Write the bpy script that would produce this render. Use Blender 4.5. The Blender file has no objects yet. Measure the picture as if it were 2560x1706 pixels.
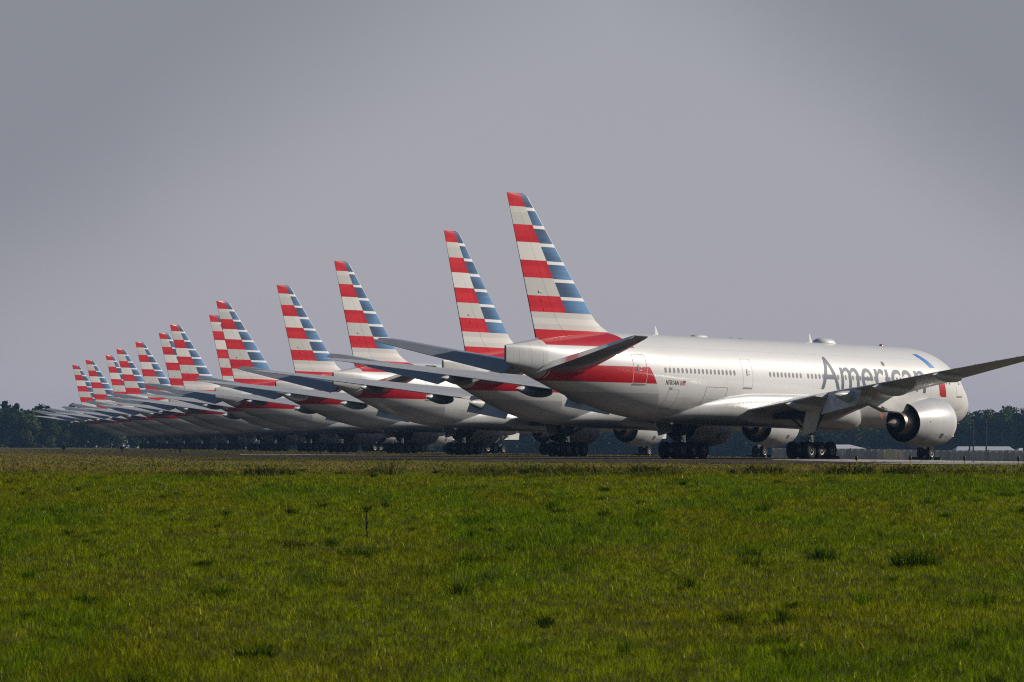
import bpy, bmesh, math, random
import numpy as np
from mathutils import Vector, Matrix, Euler

rad = math.radians
SC = bpy.context.scene
COL = SC.collection

# ------------------------------------------------------------------ camera, sky, sun, exposure
CAM_Z = 1.09
F_PX, W_PX, H_PX, HORIZON = 18000.0, 2560.0, 1706.0, 1110.5
cam = bpy.data.cameras.new('camera')
cam.sensor_width = 36.0
cam.lens = F_PX / W_PX * 36.0
cam.clip_start = 1.0
cam.clip_end = 20000.0
cam.dof.use_dof = True
cam.dof.focus_distance = 520.0
cam.dof.aperture_fstop = 16.0
camo = bpy.data.objects.new('camera', cam)
COL.objects.link(camo)
camo.location = (0, 0, CAM_Z)
camo.rotation_euler = (rad(90) + math.atan((HORIZON - H_PX / 2) / F_PX), 0, 0)
SC.camera = camo

SUN_EL, SUN_AZ = 25.0, 71.0          # azimuth clockwise from +Y (the view direction)
SUN_STRENGTH = 4.4
SKY_STRENGTH = 0.05
EXPOSURE = 0.0

world = bpy.data.worlds.new('World')
SC.world = world
world.use_nodes = True
wt = world.node_tree
wt.nodes.clear()


class X:
    """small expression wrapper: float arithmetic as math nodes"""
    def __init__(self, nt, s):
        self.nt, self.s = nt, s

    def op(self, name, *others, clamp=False):
        n = self.nt.nodes.new('ShaderNodeMath')
        n.operation = name
        n.use_clamp = clamp
        for i, v in enumerate((self,) + others):
            if isinstance(v, X):
                self.nt.links.new(v.s, n.inputs[i])
            else:
                n.inputs[i].default_value = float(v)
        return X(self.nt, n.outputs[0])

    def __add__(a, b): return a.op('ADD', b)
    __radd__ = __add__
    def __sub__(a, b): return a.op('SUBTRACT', b)
    def __rsub__(a, b): return (a * -1.0) + b
    def __mul__(a, b): return a.op('MULTIPLY', b)
    __rmul__ = __mul__
    def __truediv__(a, b): return a.op('DIVIDE', b)
    def gt(a, b): return a.op('GREATER_THAN', b)
    def lt(a, b): return a.op('LESS_THAN', b)
    def frac(a): return a.op('FRACT')
    def floor(a): return a.op('FLOOR')
    def abs(a): return a.op('ABSOLUTE')
    def max(a, b): return a.op('MAXIMUM', b)
    def min(a, b): return a.op('MINIMUM', b)
    def sat(a): return a.op('ADD', 0.0, clamp=True)
    def smooth(a, lo, hi):
        n = a.nt.nodes.new('ShaderNodeMapRange')
        n.interpolation_type = 'SMOOTHSTEP'
        a.nt.links.new(a.s, n.inputs['Value'])
        n.inputs['From Min'].default_value = lo
        n.inputs['From Max'].default_value = hi
        return X(a.nt, n.outputs['Result'])


def mixc(nt, fac, a, b, blend='MIX'):
    n = nt.nodes.new('ShaderNodeMix')
    n.data_type = 'RGBA'
    n.blend_type = blend
    def put(sock, v):
        if isinstance(v, X):
            nt.links.new(v.s, sock)
        elif isinstance(v, bpy.types.NodeSocket):
            nt.links.new(v, sock)
        elif isinstance(v, (int, float)):
            sock.default_value = v
        else:
            sock.default_value = (v[0], v[1], v[2], 1.0)
    put(n.inputs[0], fac)
    put(n.inputs[6], a)
    put(n.inputs[7], b)
    return n.outputs[2]


def noise(nt, vec, scale, detail=3.0, rough=0.5, stretch=None):
    if stretch is not None:
        m = nt.nodes.new('ShaderNodeMapping')
        m.inputs['Scale'].default_value = stretch
        nt.links.new(vec, m.inputs['Vector'])
        vec = m.outputs[0]
    n = nt.nodes.new('ShaderNodeTexNoise')
    n.inputs['Scale'].default_value = scale
    n.inputs['Detail'].default_value = detail
    n.inputs['Roughness'].default_value = rough
    nt.links.new(vec, n.inputs['Vector'])
    return X(nt, n.outputs[0])


def sepxyz(nt, vec):
    s = nt.nodes.new('ShaderNodeSeparateXYZ')
    nt.links.new(vec, s.inputs[0])
    return X(nt, s.outputs[0]), X(nt, s.outputs[1]), X(nt, s.outputs[2])


def build_world():
    out = wt.nodes.new('ShaderNodeOutputWorld')
    bg = wt.nodes.new('ShaderNodeBackground')
    sky = wt.nodes.new('ShaderNodeTexSky')
    sky.sky_type = 'NISHITA'
    sky.sun_disc = False
    sky.sun_elevation = rad(SUN_EL)
    sky.sun_rotation = rad(SUN_AZ)
    sky.air_density = 1.0
    sky.dust_density = 0.6
    sky.ozone_density = 2.0
    tc = wt.nodes.new('ShaderNodeTexCoord')
    dx, dy, dz = sepxyz(wt, tc.outputs['Generated'])
    # the low haze layer of the sky: grey lilac at the horizon, a little bluer higher up
    k = 1.0 / SKY_STRENGTH
    lo = (0.400 * k, 0.384 * k, 0.424 * k)
    hi = (0.364 * k, 0.372 * k, 0.412 * k)
    haze = mixc(wt, dz.smooth(0.0, 0.065), lo, hi)
    # duller sky bands painted in for a blurred fence near the lens
    az = dx / dy.max(0.2)
    wob = noise(wt, tc.outputs['Generated'], 26.0, 2.0) - 0.5
    left = (dz * 1.0 - az * 0.68 + wob * 0.010).smooth(0.048, 0.092)
    right = (dz * 1.0 + az * 0.72 + wob * 0.010).smooth(0.068, 0.100)
    ahead = dy.smooth(0.3, 0.8)
    dull = left.max(right) * ahead
    haze = mixc(wt, dull * 0.8, haze, (0.225 * k, 0.240 * k, 0.272 * k))
    ahead_fac = dz.smooth(0.066, 0.19).max(dy.smooth(0.1, -0.5))      # haze only ahead; unseen sky behind dimmed to weaken fill on the undersides
    col = mixc(wt, ahead_fac, haze, sky.outputs[0])
    wt.links.new(col, bg.inputs['Color'])
    bg.inputs['Strength'].default_value = SKY_STRENGTH
    wt.links.new(bg.outputs[0], out.inputs['Surface'])


build_world()
sun = bpy.data.lights.new('sun', 'SUN')
sun.energy = SUN_STRENGTH
sun.angle = rad(0.6)
sun.color = (1.0, 0.91, 0.80)
suno = bpy.data.objects.new('sun', sun)
COL.objects.link(suno)
_sd = Vector((math.cos(rad(SUN_EL)) * math.sin(rad(SUN_AZ)), math.cos(rad(SUN_EL)) * math.cos(rad(SUN_AZ)), math.sin(rad(SUN_EL))))
suno.rotation_euler = _sd.to_track_quat('Z', 'Y').to_euler()
suno.location = (200, 200, 300)

SC.view_settings.view_transform = 'Standard'
SC.view_settings.look = 'None'
SC.view_settings.exposure = EXPOSURE
SC.view_settings.gamma = 1.0
SC.render.engine = 'CYCLES'
SC.cycles.use_denoising = False
SC.cycles.filter_width = 1.15
SC.cycles.max_bounces = 6
SC.cycles.diffuse_bounces = 3
SC.cycles.glossy_bounces = 3
SC.cycles.transmission_bounces = 3
SC.cycles.volume_bounces = 0

rng = random.Random(7)
NPR = np.random.default_rng(11)


# ------------------------------------------------------------------ helpers
def material(name, color=(0.5, 0.5, 0.5), rough=0.6, metal=0.0, coat=0.0, spec=0.5):
    m = bpy.data.materials.new(name)
    m.use_nodes = True
    b = m.node_tree.nodes['Principled BSDF']
    b.inputs['Base Color'].default_value = (*color, 1)
    b.inputs['Roughness'].default_value = rough
    b.inputs['Metallic'].default_value = metal
    b.inputs['Coat Weight'].default_value = coat
    b.inputs['Coat Roughness'].default_value = 0.10
    b.inputs['Specular IOR Level'].default_value = spec
    return m


def bsdf(m):
    return m.node_tree.nodes['Principled BSDF']


def dirt(m, color, amount=0.25, scale=3.0, stretch=(1, 1, 1), second=None):
    """break up a plain colour with two scales of wear"""
    nt = m.node_tree
    tc = nt.nodes.new('ShaderNodeTexCoord')
    n = noise(nt, tc.outputs['Object'], scale, 5.0, 0.6, stretch)
    dark = second or tuple(c * 0.5 for c in color)
    c = mixc(nt, (n.smooth(0.35, 0.75)) * amount, color, dark)
    nt.links.new(c, bsdf(m).inputs['Base Color'])
    return m


def link(o, parent=None):
    COL.objects.link(o)
    if parent is not None:
        o.parent = parent
    return o


def mesh_obj(name, verts, faces, mats, parent=None, smooth=False, matidx=None):
    me = bpy.data.meshes.new(name)
    me.from_pydata([tuple(v) for v in verts], [], [tuple(f) for f in faces])
    if not isinstance(mats, (list, tuple)):
        mats = [mats]
    for m in mats:
        me.materials.append(m)
    if matidx is not None:
        me.polygons.foreach_set('material_index', matidx)
    if smooth:
        me.polygons.foreach_set('use_smooth', [True] * len(me.polygons))
    me.update()
    o = bpy.data.objects.new(name, me)
    return link(o, parent)


def bm_obj(name, bm, mats, parent=None, smooth=False, sharp=None):
    bmesh.ops.recalc_face_normals(bm, faces=bm.faces)
    me = bpy.data.meshes.new(name)
    bm.to_mesh(me)
    bm.free()
    if not isinstance(mats, (list, tuple)):
        mats = [mats]
    for m in mats:
        me.materials.append(m)
    if smooth:
        me.polygons.foreach_set('use_smooth', [True] * len(me.polygons))
        if sharp:
            me.set_sharp_from_angle(angle=rad(sharp))
    o = bpy.data.objects.new(name, me)
    return link(o, parent)


def empty(name, loc=(0, 0, 0), rotz=0.0):
    o = bpy.data.objects.new(name, None)
    o.empty_display_size = 0.5
    o.location = loc
    o.rotation_euler = (0, 0, rotz)
    return link(o)


def tag(o, label=None, cat=None, group=None, kind=None):
    if label: o['label'] = label
    if cat: o['category'] = cat
    if group: o['group'] = group
    if kind: o['kind'] = kind
    return o


def add_box(bm, c, size, rot=None, mi=0):
    r = bmesh.ops.create_cube(bm, size=1.0)
    M = Matrix.Translation(c) @ (rot.to_matrix().to_4x4() if rot else Matrix()) @ Matrix.Diagonal((*size, 1))
    bmesh.ops.transform(bm, matrix=M, verts=r['verts'])
    for f in set(f for v in r['verts'] for f in v.link_faces):
        f.material_index = mi


def add_tube(bm, p0, p1, r0, r1=None, seg=12, mi=0):
    p0, p1 = Vector(p0), Vector(p1)
    r1 = r0 if r1 is None else r1
    d = p1 - p0
    q = d.to_track_quat('Z', 'Y').to_matrix().to_4x4()
    r = bmesh.ops.create_cone(bm, cap_ends=True, segments=seg, radius1=r0, radius2=r1, depth=d.length)
    bmesh.ops.transform(bm, matrix=Matrix.Translation((p0 + p1) / 2) @ q, verts=r['verts'])
    for f in set(f for v in r['verts'] for f in v.link_faces):
        f.material_index = mi


def add_lathe(bm, prof, mats=None, seg=40, M=None, cap=False):
    """prof: list of (axial, radius); revolve about the X axis"""
    rings = []
    for a, r in prof:
        rings.append([bm.verts.new((a, r * math.cos(2 * math.pi * k / seg), r * math.sin(2 * math.pi * k / seg))) for k in range(seg)])
    for i in range(len(rings) - 1):
        for k in range(seg):
            f = bm.faces.new((rings[i][k], rings[i][(k + 1) % seg], rings[i + 1][(k + 1) % seg], rings[i + 1][k]))
            if mats: f.material_index = mats[i]
    if M is not None:
        bmesh.ops.transform(bm, matrix=M, verts=[v for ring in rings for v in ring])
    return rings


def add_loft(bm, loops, mi=0, caps=True):
    rings = [[bm.verts.new(p) for p in L] for L in loops]
    n = len(rings[0])
    for i in range(len(rings) - 1):
        for k in range(n):
            f = bm.faces.new((rings[i][k], rings[i][(k + 1) % n], rings[i + 1][(k + 1) % n], rings[i + 1][k]))
            f.material_index = mi
    if caps:
        for r in (rings[0], rings[-1]):
            f = bm.faces.new(r)
            f.material_index = mi
    return rings


def vnoise(x, y, seed=0, scale=1.0):
    """2-D value noise for numpy arrays, 0..1"""
    g = np.random.default_rng(seed).random((256, 256))
    x = np.asarray(x) / scale + 1000.0
    y = np.asarray(y) / scale + 1000.0
    xi = np.floor(x).astype(int); yi = np.floor(y).astype(int)
    fx = x - xi; fy = y - yi
    fx = fx * fx * (3 - 2 * fx); fy = fy * fy * (3 - 2 * fy)
    a = g[xi % 256, yi % 256]; b = g[(xi + 1) % 256, yi % 256]
    c = g[xi % 256, (yi + 1) % 256]; d = g[(xi + 1) % 256, (yi + 1) % 256]
    return (a * (1 - fx) + b * fx) * (1 - fy) + (c * (1 - fx) + d * fx) * fy


def sstep(t):
    t = np.clip(t, 0, 1)
    return t * t * (3 - 2 * t)


def row_x(Y):                       # line on which the main gears of the parked row stand
    return 17.2 - 0.0845 * (np.asarray(Y, float) - 527.0)


def ground_z(x, y):
    x = np.asarray(x, float); y = np.asarray(y, float)
    near = -1.62 + 0.0104 * (y - 78.0)            # meadow rising gently away from the camera
    near = np.where(y < 78, -1.62 - 0.004 * (78 - y), near)
    z = np.where(y < 236, near, 0.025)
    t = sstep((y - 236) / 24.0)
    z = np.where((y >= 236) & (y < 262), 0.023 + 0.02 * t, z)
    z = np.where(y >= 262, 0.043 * (1 - sstep((y - 262) / 100.0)), z)
    fall = -0.0125 * np.maximum(0.0, x - row_x(y) - 4.5)
    z = z + np.where(y > 300, np.maximum(fall, -0.5) * sstep((y - 300) / 100.0), 0.0)
    off = x - (row_x(y) + 17.0)                   # beyond the row the field falls away
    drop = sstep(off / 70.0) * -2.4
    z = z + np.where(y > 300, drop, 0.0)
    bump = (vnoise(x, y, 3, 9.0) - 0.5) * 0.10 + (vnoise(x, y, 4, 2.6) - 0.5) * 0.05
    z = z + np.where(y < 258, bump, bump * 0.12)
    return z


def gp(px, py, z=0.0):
    """the point of the level field z that the photograph shows at this pixel"""
    d = F_PX * (CAM_Z - z) / (py - HORIZON)
    return ((px - W_PX / 2) / F_PX * d, d)


# ------------------------------------------------------------------ materials
def fuselage_paint():
    m = material('silver_mica_paint', (0.6, 0.6, 0.6), 0.48, 0.0, 0.34, 0.3)
    nt = m.node_tree
    b = bsdf(m)
    tc = nt.nodes.new('ShaderNodeTexCoord')
    X_, Y_, Z_ = sepxyz(nt, tc.outputs['Object'])
    xs = 31.77 - X_
    zb = Z_ - (xs - 31.8) * 0.0145
    base = (0.69, 0.69, 0.685)
    n1 = noise(nt, tc.outputs['Object'], 0.55, 6.0, 0.62, (0.35, 1, 1))
    col = mixc(nt, n1.smooth(0.42, 0.8) * 0.22, base, (0.42, 0.40, 0.37))
    # grime streaks below the belly line, strengthened to paint in some belly shade
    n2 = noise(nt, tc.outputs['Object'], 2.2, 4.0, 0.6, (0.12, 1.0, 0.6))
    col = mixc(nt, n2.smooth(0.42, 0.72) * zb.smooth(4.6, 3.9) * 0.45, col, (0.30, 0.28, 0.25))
    # skin joints
    j1 = ((xs * 0.19).frac() - 0.5).abs().lt(0.0016)
    j2 = ((zb - 6.62).abs().lt(0.010)).max((zb - 4.15).abs().lt(0.010)).max((zb - 7.75).abs().lt(0.008))
    col = mixc(nt, j1.max(j2) * xs.gt(7.0) * 0.34, col, (0.16, 0.16, 0.17))
    # tail livery
    T = xs.gt((zb - 4.7) * 0.78 + 48.15) * xs.lt(59.9)
    red = (0.46, 0.002, 0.010)
    def band(lo, hi): return zb.gt(lo) * zb.lt(hi) * T
    col = mixc(nt, band(6.28, 7.62), col, (0.66, 0.66, 0.66))
    col = mixc(nt, band(4.43, 5.12), col, (0.60, 0.595, 0.58))
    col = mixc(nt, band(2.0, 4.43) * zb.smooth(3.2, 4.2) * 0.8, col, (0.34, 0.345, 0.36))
    col = mixc(nt, band(5.12, 6.28), col, red)
    col = mixc(nt, band(7.62, 12.0), col, red)
    # bare tail cone with its narrow panels
    cone = xs.gt(59.9)
    p1 = ((xs * 3.1).frac() - 0.5).abs().lt(0.03) * 0.22
    p2 = ((xs * 0.93 + 0.3).frac() - 0.5).abs().lt(0.02) * 0.5
    n3 = noise(nt, tc.outputs['Object'], 2.5, 4.0, 0.6, (3.0, 1, 0.4))
    ccol = mixc(nt, n3.smooth(0.4, 0.8) * 0.35, (0.60, 0.60, 0.585), (0.40, 0.395, 0.38))
    ccol = mixc(nt, p1.max(p2), ccol, (0.22, 0.215, 0.21))
    col = mixc(nt, cone, col, ccol)
    nt.links.new(col, b.inputs['Base Color'])
    bp = nt.nodes.new('ShaderNodeBump')            # slight oil-canning of the skin
    bp.inputs['Strength'].default_value = 0.18
    bp.inputs['Distance'].default_value = 0.02
    nb_ = noise(nt, tc.outputs['Object'], 0.9, 2.0, 0.5, (0.8, 1.0, 1.6))
    nt.links.new(nb_.s, bp.inputs['Height'])
    nt.links.new(bp.outputs[0], b.inputs['Normal'])
    nt.links.new(bp.outputs[0], b.inputs['Coat Normal'])
    rr = (n1 * 0.16 + 0.34)
    nt.links.new(rr.s, b.inputs['Roughness'])
    return m


def fin_paint():
    m = material('striped_tail_paint', (0.6, 0.6, 0.6), 0.5, 0.0, 0.03, 0.12)
    nt = m.node_tree
    b = bsdf(m)
    tc = nt.nodes.new('ShaderNodeTexCoord')
    X_, Y_, Z_ = sepxyz(nt, tc.outputs['Object'])
    xs = 31.77 - X_
    zb = Z_ - (xs - 31.8) * 0.0145
    u = (17.19 - zb) / 2.447                       # band pairs counted from the first lower edge of red
    fu = u.frac()
    white = fu.lt(0.505)
    sub = (fu * 5.94).floor()                      # three tones in every white and every red band
    h1 = (sub * 7.13 + u.floor() * 3.71).op('SINE') * 0.5 + 0.5
    wcol = mixc(nt, h1.smooth(0.35, 0.65) * 0.85, (0.66, 0.65, 0.63), (0.50, 0.495, 0.475))
    h2 = (sub * 4.3 + u.floor() * 2.1 + 1.7).op('SINE') * 0.5 + 0.5
    rcol = mixc(nt, h2, (0.50, 0.005, 0.018), (0.60, 0.016, 0.026))
    seam = xs - (18.1 - zb) * -0.30                # hinge line tone
    bd = xs - (56.4 + (zb - 9.85) * 0.675)         # distance behind the red / blue boundary
    deep = bd.smooth(0.9, 0.2) * 0.8
    rcol = mixc(nt, deep, rcol, (0.42, 0.0, 0.014))
    left = mixc(nt, white, rcol, wcol)
    # the base bands run the whole chord
    v = (18.15 - zb) / 1.2235
    fv = v.frac()
    blue = fv.lt(0.815)
    sv = (fv * 4.0).floor()
    hb = (sv * 5.7 + v.floor() * 2.37).op('SINE') * 0.5 + 0.5
    grad = (bd * -1.0 + hb * 1.5 - 0.5).smooth(0.1, 3.4)
    nb = noise(nt, tc.outputs['Object'], 1.4, 3.0, 0.6, (0.35, 1.0, 5.0))
    grad = (grad * 0.75 + nb * 0.5 - 0.1).sat()
    bcol = mixc(nt, grad, (0.022, 0.045, 0.100), (0.10, 0.24, 0.46))
    right = mixc(nt, blue, (0.70, 0.70, 0.70), bcol)
    col = mixc(nt, bd.lt(0.0) * zb.gt(9.93), left, right)
    low = zb.lt(9.93)
    q = ((9.93 - zb) * 2.45).floor()
    hq = (q * 2.9 + 1.0).op('SINE') * 0.5 + 0.5
    lcol = mixc(nt, hq, (0.66, 0.65, 0.63), (0.53, 0.525, 0.51))
    lcol = mixc(nt, zb.lt(8.72), lcol, (0.50, 0.006, 0.016))
    col = mixc(nt, low, col, lcol)
    # bright leading edge
    le = xs - (52.9 + (zb - 10.03) * 1.016)
    col = mixc(nt, le.lt(0.16) * zb.gt(10.0), col, (0.72, 0.72, 0.72))
    # hinge line of the rudder
    te = (59.8 + (zb - 8.02) * 0.367)
    hinge = xs - (te - (te - (52.9 + (zb - 10.03) * 1.016)) * 0.33)
    nd = noise(nt, tc.outputs['Object'], 1.1, 5.0, 0.65)
    col = mixc(nt, nd.smooth(0.5, 0.85) * 0.30, col, (0.62, 0.60, 0.58), 'MULTIPLY')
    nt.links.new(col, b.inputs['Base Color'])
    return m


def wing_paint():
    m = material('wing_grey_paint', (0.4, 0.41, 0.42), 0.42, 0.05, 0.2)
    nt = m.node_tree
    tc = nt.nodes.new('ShaderNodeTexCoord')
    X_, Y_, Z_ = sepxyz(nt, tc.outputs['Object'])
    n1 = noise(nt, tc.outputs['Object'], 0.8, 6.0, 0.65, (1, 0.35, 1))
    col = mixc(nt, n1.smooth(0.38, 0.75) * 0.5, (0.53, 0.53, 0.535), (0.38, 0.37, 0.355))
    n2 = noise(nt, tc.outputs['Object'], 1.6, 5.0, 0.6, (0.25, 2.2, 1))
    col = mixc(nt, n2.smooth(0.52, 0.72) * 0.35, col, (0.17, 0.165, 0.16))
    j = ((Y_ * 0.42).frac() - 0.5).abs().lt(0.006)
    col = mixc(nt, j * 0.4, col, (0.12, 0.12, 0.12))
    nt.links.new(col, bsdf(m).inputs['Base Color'])
    return m


def nacelle_paint():
    m = material('nacelle_silver_paint', (0.6, 0.6, 0.6), 0.38, 0.0, 0.35)
    nt = m.node_tree
    tc = nt.nodes.new('ShaderNodeTexCoord')
    X_, Y_, Z_ = sepxyz(nt, tc.outputs['Object'])
    xs = 31.77 - X_
    n1 = noise(nt, tc.outputs['Object'], 0.9, 5.0, 0.6, (0.4, 1, 1))
    col = mixc(nt, n1.smooth(0.42, 0.8) * 0.25, (0.58, 0.58, 0.58), (0.42, 0.41, 0.39))
    mid = xs.gt(21.25) * xs.lt(23.0)
    col = mixc(nt, mid * 0.6, col, (0.50, 0.515, 0.54))
    lip = xs.lt(21.25)
    col = mixc(nt, lip, col, (0.63, 0.63, 0.63))
    j = (xs - 21.25).abs().lt(0.012).max((xs - 23.0).abs().lt(0.014)).max((xs - 24.9).abs().lt(0.008))
    col = mixc(nt, j * 0.5, col, (0.13, 0.13, 0.13))
    # grime and exhaust-side stains along the keel
    n2 = noise(nt, tc.outputs['Object'], 1.7, 5.0, 0.65, (0.5, 1.4, 1))
    low = (2.2 - Z_).smooth(0.0, 0.9)
    col = mixc(nt, low * n2.smooth(0.40, 0.66) * 0.75, col, (0.22, 0.15, 0.09))
    nt.links.new(col, bsdf(m).inputs['Base Color'])
    return m


M = {}
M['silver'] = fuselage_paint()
M['fin'] = fin_paint()
M['wing'] = wing_paint()
M['nacelle'] = nacelle_paint()
M['plain_silver'] = dirt(material('plain_silver_paint', rough=0.32, metal=0.1, coat=0.5), (0.6, 0.6, 0.595), 0.3, 0.9, (0.4, 1, 1))
M['fairing'] = dirt(material('fairing_grey_paint', rough=0.5, coat=0.1), (0.50, 0.50, 0.49), 0.45, 1.2, (0.5, 1, 1))
M['tailplane'] = dirt(material('tailplane_grey_paint', rough=0.32, coat=0.7), (0.32, 0.33, 0.35), 0.3, 0.9)
M['door_grey'] = dirt(material('gear_door_paint', rough=0.5), (0.58, 0.575, 0.56), 0.3, 1.4)
M['white'] = dirt(material('white_paint', rough=0.4, coat=0.3), (0.74, 0.74, 0.72), 0.2, 3.0)
M['red_line'] = material('red_paint', (0.45, 0.008, 0.015), 0.35, 0, 0.4)
M['line_dark'] = material('panel_joint', (0.24, 0.235, 0.23), 0.6)
M['line_soft'] = material('door_joint', (0.48, 0.475, 0.465), 0.6)
M['vent'] = material('vent_dark', (0.09, 0.085, 0.08), 0.7)
M['line_white'] = material('door_outline_white', (0.72, 0.71, 0.68), 0.5)
M['glass'] = material('cabin_window_glass', (0.26, 0.26, 0.26), 0.2, 0.0, 0.3)
M['cockpit'] = material('cockpit_glass', (0.02, 0.02, 0.025), 0.06, 0, 0.5)
M['letter'] = material('slate_blue_lettering', (0.095, 0.118, 0.165), 0.55, 0.0, 0.0, 0.3)
M['blue'] = material('symbol_blue', (0.05, 0.21, 0.55), 0.5, 0, 0.0, 0.3)
M['symred'] = material('symbol_red', (0.40, 0.006, 0.012), 0.5, 0, 0.0, 0.3)
M['navy'] = material('registration_dark', (0.02, 0.02, 0.022), 0.5)
M['black'] = dirt(material('exhaust_black', rough=0.45), (0.012, 0.012, 0.014), 0.4, 2.0, second=(0.03, 0.03, 0.034))
M['darkmetal'] = dirt(material('burnt_metal', rough=0.38, metal=0.85), (0.045, 0.047, 0.055), 0.5, 3.0, second=(0.02, 0.022, 0.03))
M['bronze'] = dirt(material('bronze_core_metal', rough=0.38, metal=0.9), (0.46, 0.37, 0.28), 0.6, 2.5, second=(0.22, 0.18, 0.145))
M['conemetal'] = dirt(material('exhaust_cone_metal', rough=0.6, metal=0.1), (0.20, 0.19, 0.175), 0.4, 4.0)
M['tyre'] = dirt(material('tyre_rubber', rough=0.9, spec=0.15), (0.016, 0.016, 0.017), 0.5, 5.0, second=(0.035, 0.032, 0.028))
M['rim'] = dirt(material('wheel_rim_metal', rough=0.5, metal=0.3), (0.29, 0.28, 0.265), 0.5, 6.0)
M['strut'] = dirt(material('landing_gear_metal', rough=0.5, metal=0.3), (0.10, 0.10, 0.105), 0.5, 4.0)
M['chrome'] = material('strut_chrome', (0.6, 0.6, 0.6), 0.18, 1.0)
M['chock'] = dirt(material('black_rubber_chock', rough=0.85), (0.014, 0.014, 0.014), 0.5, 4.0, second=(0.03, 0.03, 0.028))
M['beacon'] = material('red_beacon_glass', (0.35, 0.01, 0.01), 0.15, 0, 0.5)
M['streamer'] = material('red_streamer_cloth', (0.50, 0.06, 0.03), 0.8)

# ------------------------------------------------------------------ airliner geometry
TILT = 0.0145


def P(x, y, z, tilt=True):
    """aircraft station (aft of nose), starboard offset, height -> local coordinates"""
    return Vector((31.77 - x, -y, z + (TILT * (x - 31.8) if tilt else 0.0)))


FUS = [  # x, top, bottom, half width
    (0.0, 4.36, 4.34, 0.02), (0.12, 4.72, 3.98, 0.40), (0.35, 4.98, 3.70, 0.68), (0.8, 5.27, 3.43, 1.05), (1.4, 5.63, 3.18, 1.42),
    (2.2, 6.12, 2.97, 1.83), (3.2, 6.86, 2.80, 2.23), (4.3, 7.56, 2.69, 2.56), (5.6, 8.10, 2.62, 2.80), (7.2, 8.50, 2.575, 2.98),
    (9.0, 8.71, 2.56, 3.07), (11.0, 8.76, 2.56, 3.10), (20.0, 8.76, 2.56, 3.10), (30.0, 8.76, 2.56, 3.10), (40.0, 8.76, 2.56, 3.10),
    (43.5, 8.76, 2.56, 3.09), (45.3, 8.76, 2.60, 3.05), (47.0, 8.76, 2.70, 2.98), (48.5, 8.75, 2.84, 2.89), (50.5, 8.73, 3.12, 2.72), (52.5, 8.66, 3.48, 2.50),
    (54.0, 8.58, 3.80, 2.29), (55.6, 8.46, 4.17, 2.02), (57.5, 8.28, 4.62, 1.68), (59.7, 8.03, 5.22, 1.22), (61.2, 7.83, 5.66, 0.84), (62.5, 7.66, 6.02, 0.47), (63.3, 7.56, 6.21, 0.22), (63.7, 7.51, 6.30, 0.08)]
_fx = np.array([f[0] for f in FUS])


def hermite(xs, ys, x):
    xs = np.asarray(xs, float); ys = np.asarray(ys, float)
    h = np.diff(xs); d = np.diff(ys) / h
    m = np.zeros(len(xs)); m[0], m[-1] = d[0], d[-1]
    for i in range(1, len(xs) - 1):
        m[i] = 0 if d[i - 1] * d[i] <= 0 else 2 * d[i - 1] * d[i] / (d[i - 1] + d[i])
    i = int(np.clip(np.searchsorted(xs, x) - 1, 0, len(xs) - 2))
    t = (x - xs[i]) / h[i]
    return float(ys[i] * (1 + 2 * t) * (1 - t) ** 2 + m[i] * h[i] * t * (1 - t) ** 2 + ys[i + 1] * t * t * (3 - 2 * t) + m[i + 1] * h[i] * t * t * (t - 1))


_sqx = np.sqrt(_fx)


def fus_sec(x):
    if x < 9.0:
        x = max(0.0, (x - 0.6) * 9.0 / 8.4)
    q = math.sqrt(x)
    return tuple(hermite(_sqx, [f[k] for f in FUS], q) for k in (1, 2, 3))


def fus_pt(x, th, off=0.0, side=1):
    """th measured from the crown towards the starboard side (radians)"""
    top, bot, hw = fus_sec(x)
    zc, hh = (top + bot) / 2, (top - bot) / 2
    s, c = math.sin(th), math.cos(th)
    e = 1.0 - 0.45 * min(1.0, max(0.0, (x - 58.5) / 4.5))
    y, z = hw * math.copysign(abs(s) ** e, s), zc + hh * math.copysign(abs(c) ** e, c)
    ny, nz = math.sin(th) / max(hw, 0.01), math.cos(th) / max(hh, 0.01)
    l = math.hypot(ny, nz)
    return P(x, side * (y + off * ny / l), z + off * nz / l)


def th_of(x, z):
    top, bot, hw = fus_sec(x)
    zc, hh = (top + bot) / 2, (top - bot) / 2
    return math.acos(max(-1, min(1, (z - zc) / hh)))


def patch(x0, x1, z0, z1, off, nx=6, nz=10, radius=0.0, side=1):
    """a curved panel lying on the skin between two stations and two heights, corners rounded; returns verts, faces"""
    vs, fs = [], []
    for i in range(nx + 1):
        for j in range(nz + 1):
            u, v = i / nx, j / nz
            x = x0 + (x1 - x0) * u
            z = z0 + (z1 - z0) * v
            vs.append(fus_pt(x, th_of(x, z), off, side))
    for i in range(nx):
        for j in range(nz):
            a = i * (nz + 1) + j
            fs.append((a, a + 1, a + nz + 2, a + nz + 1))
    return vs, fs


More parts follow.
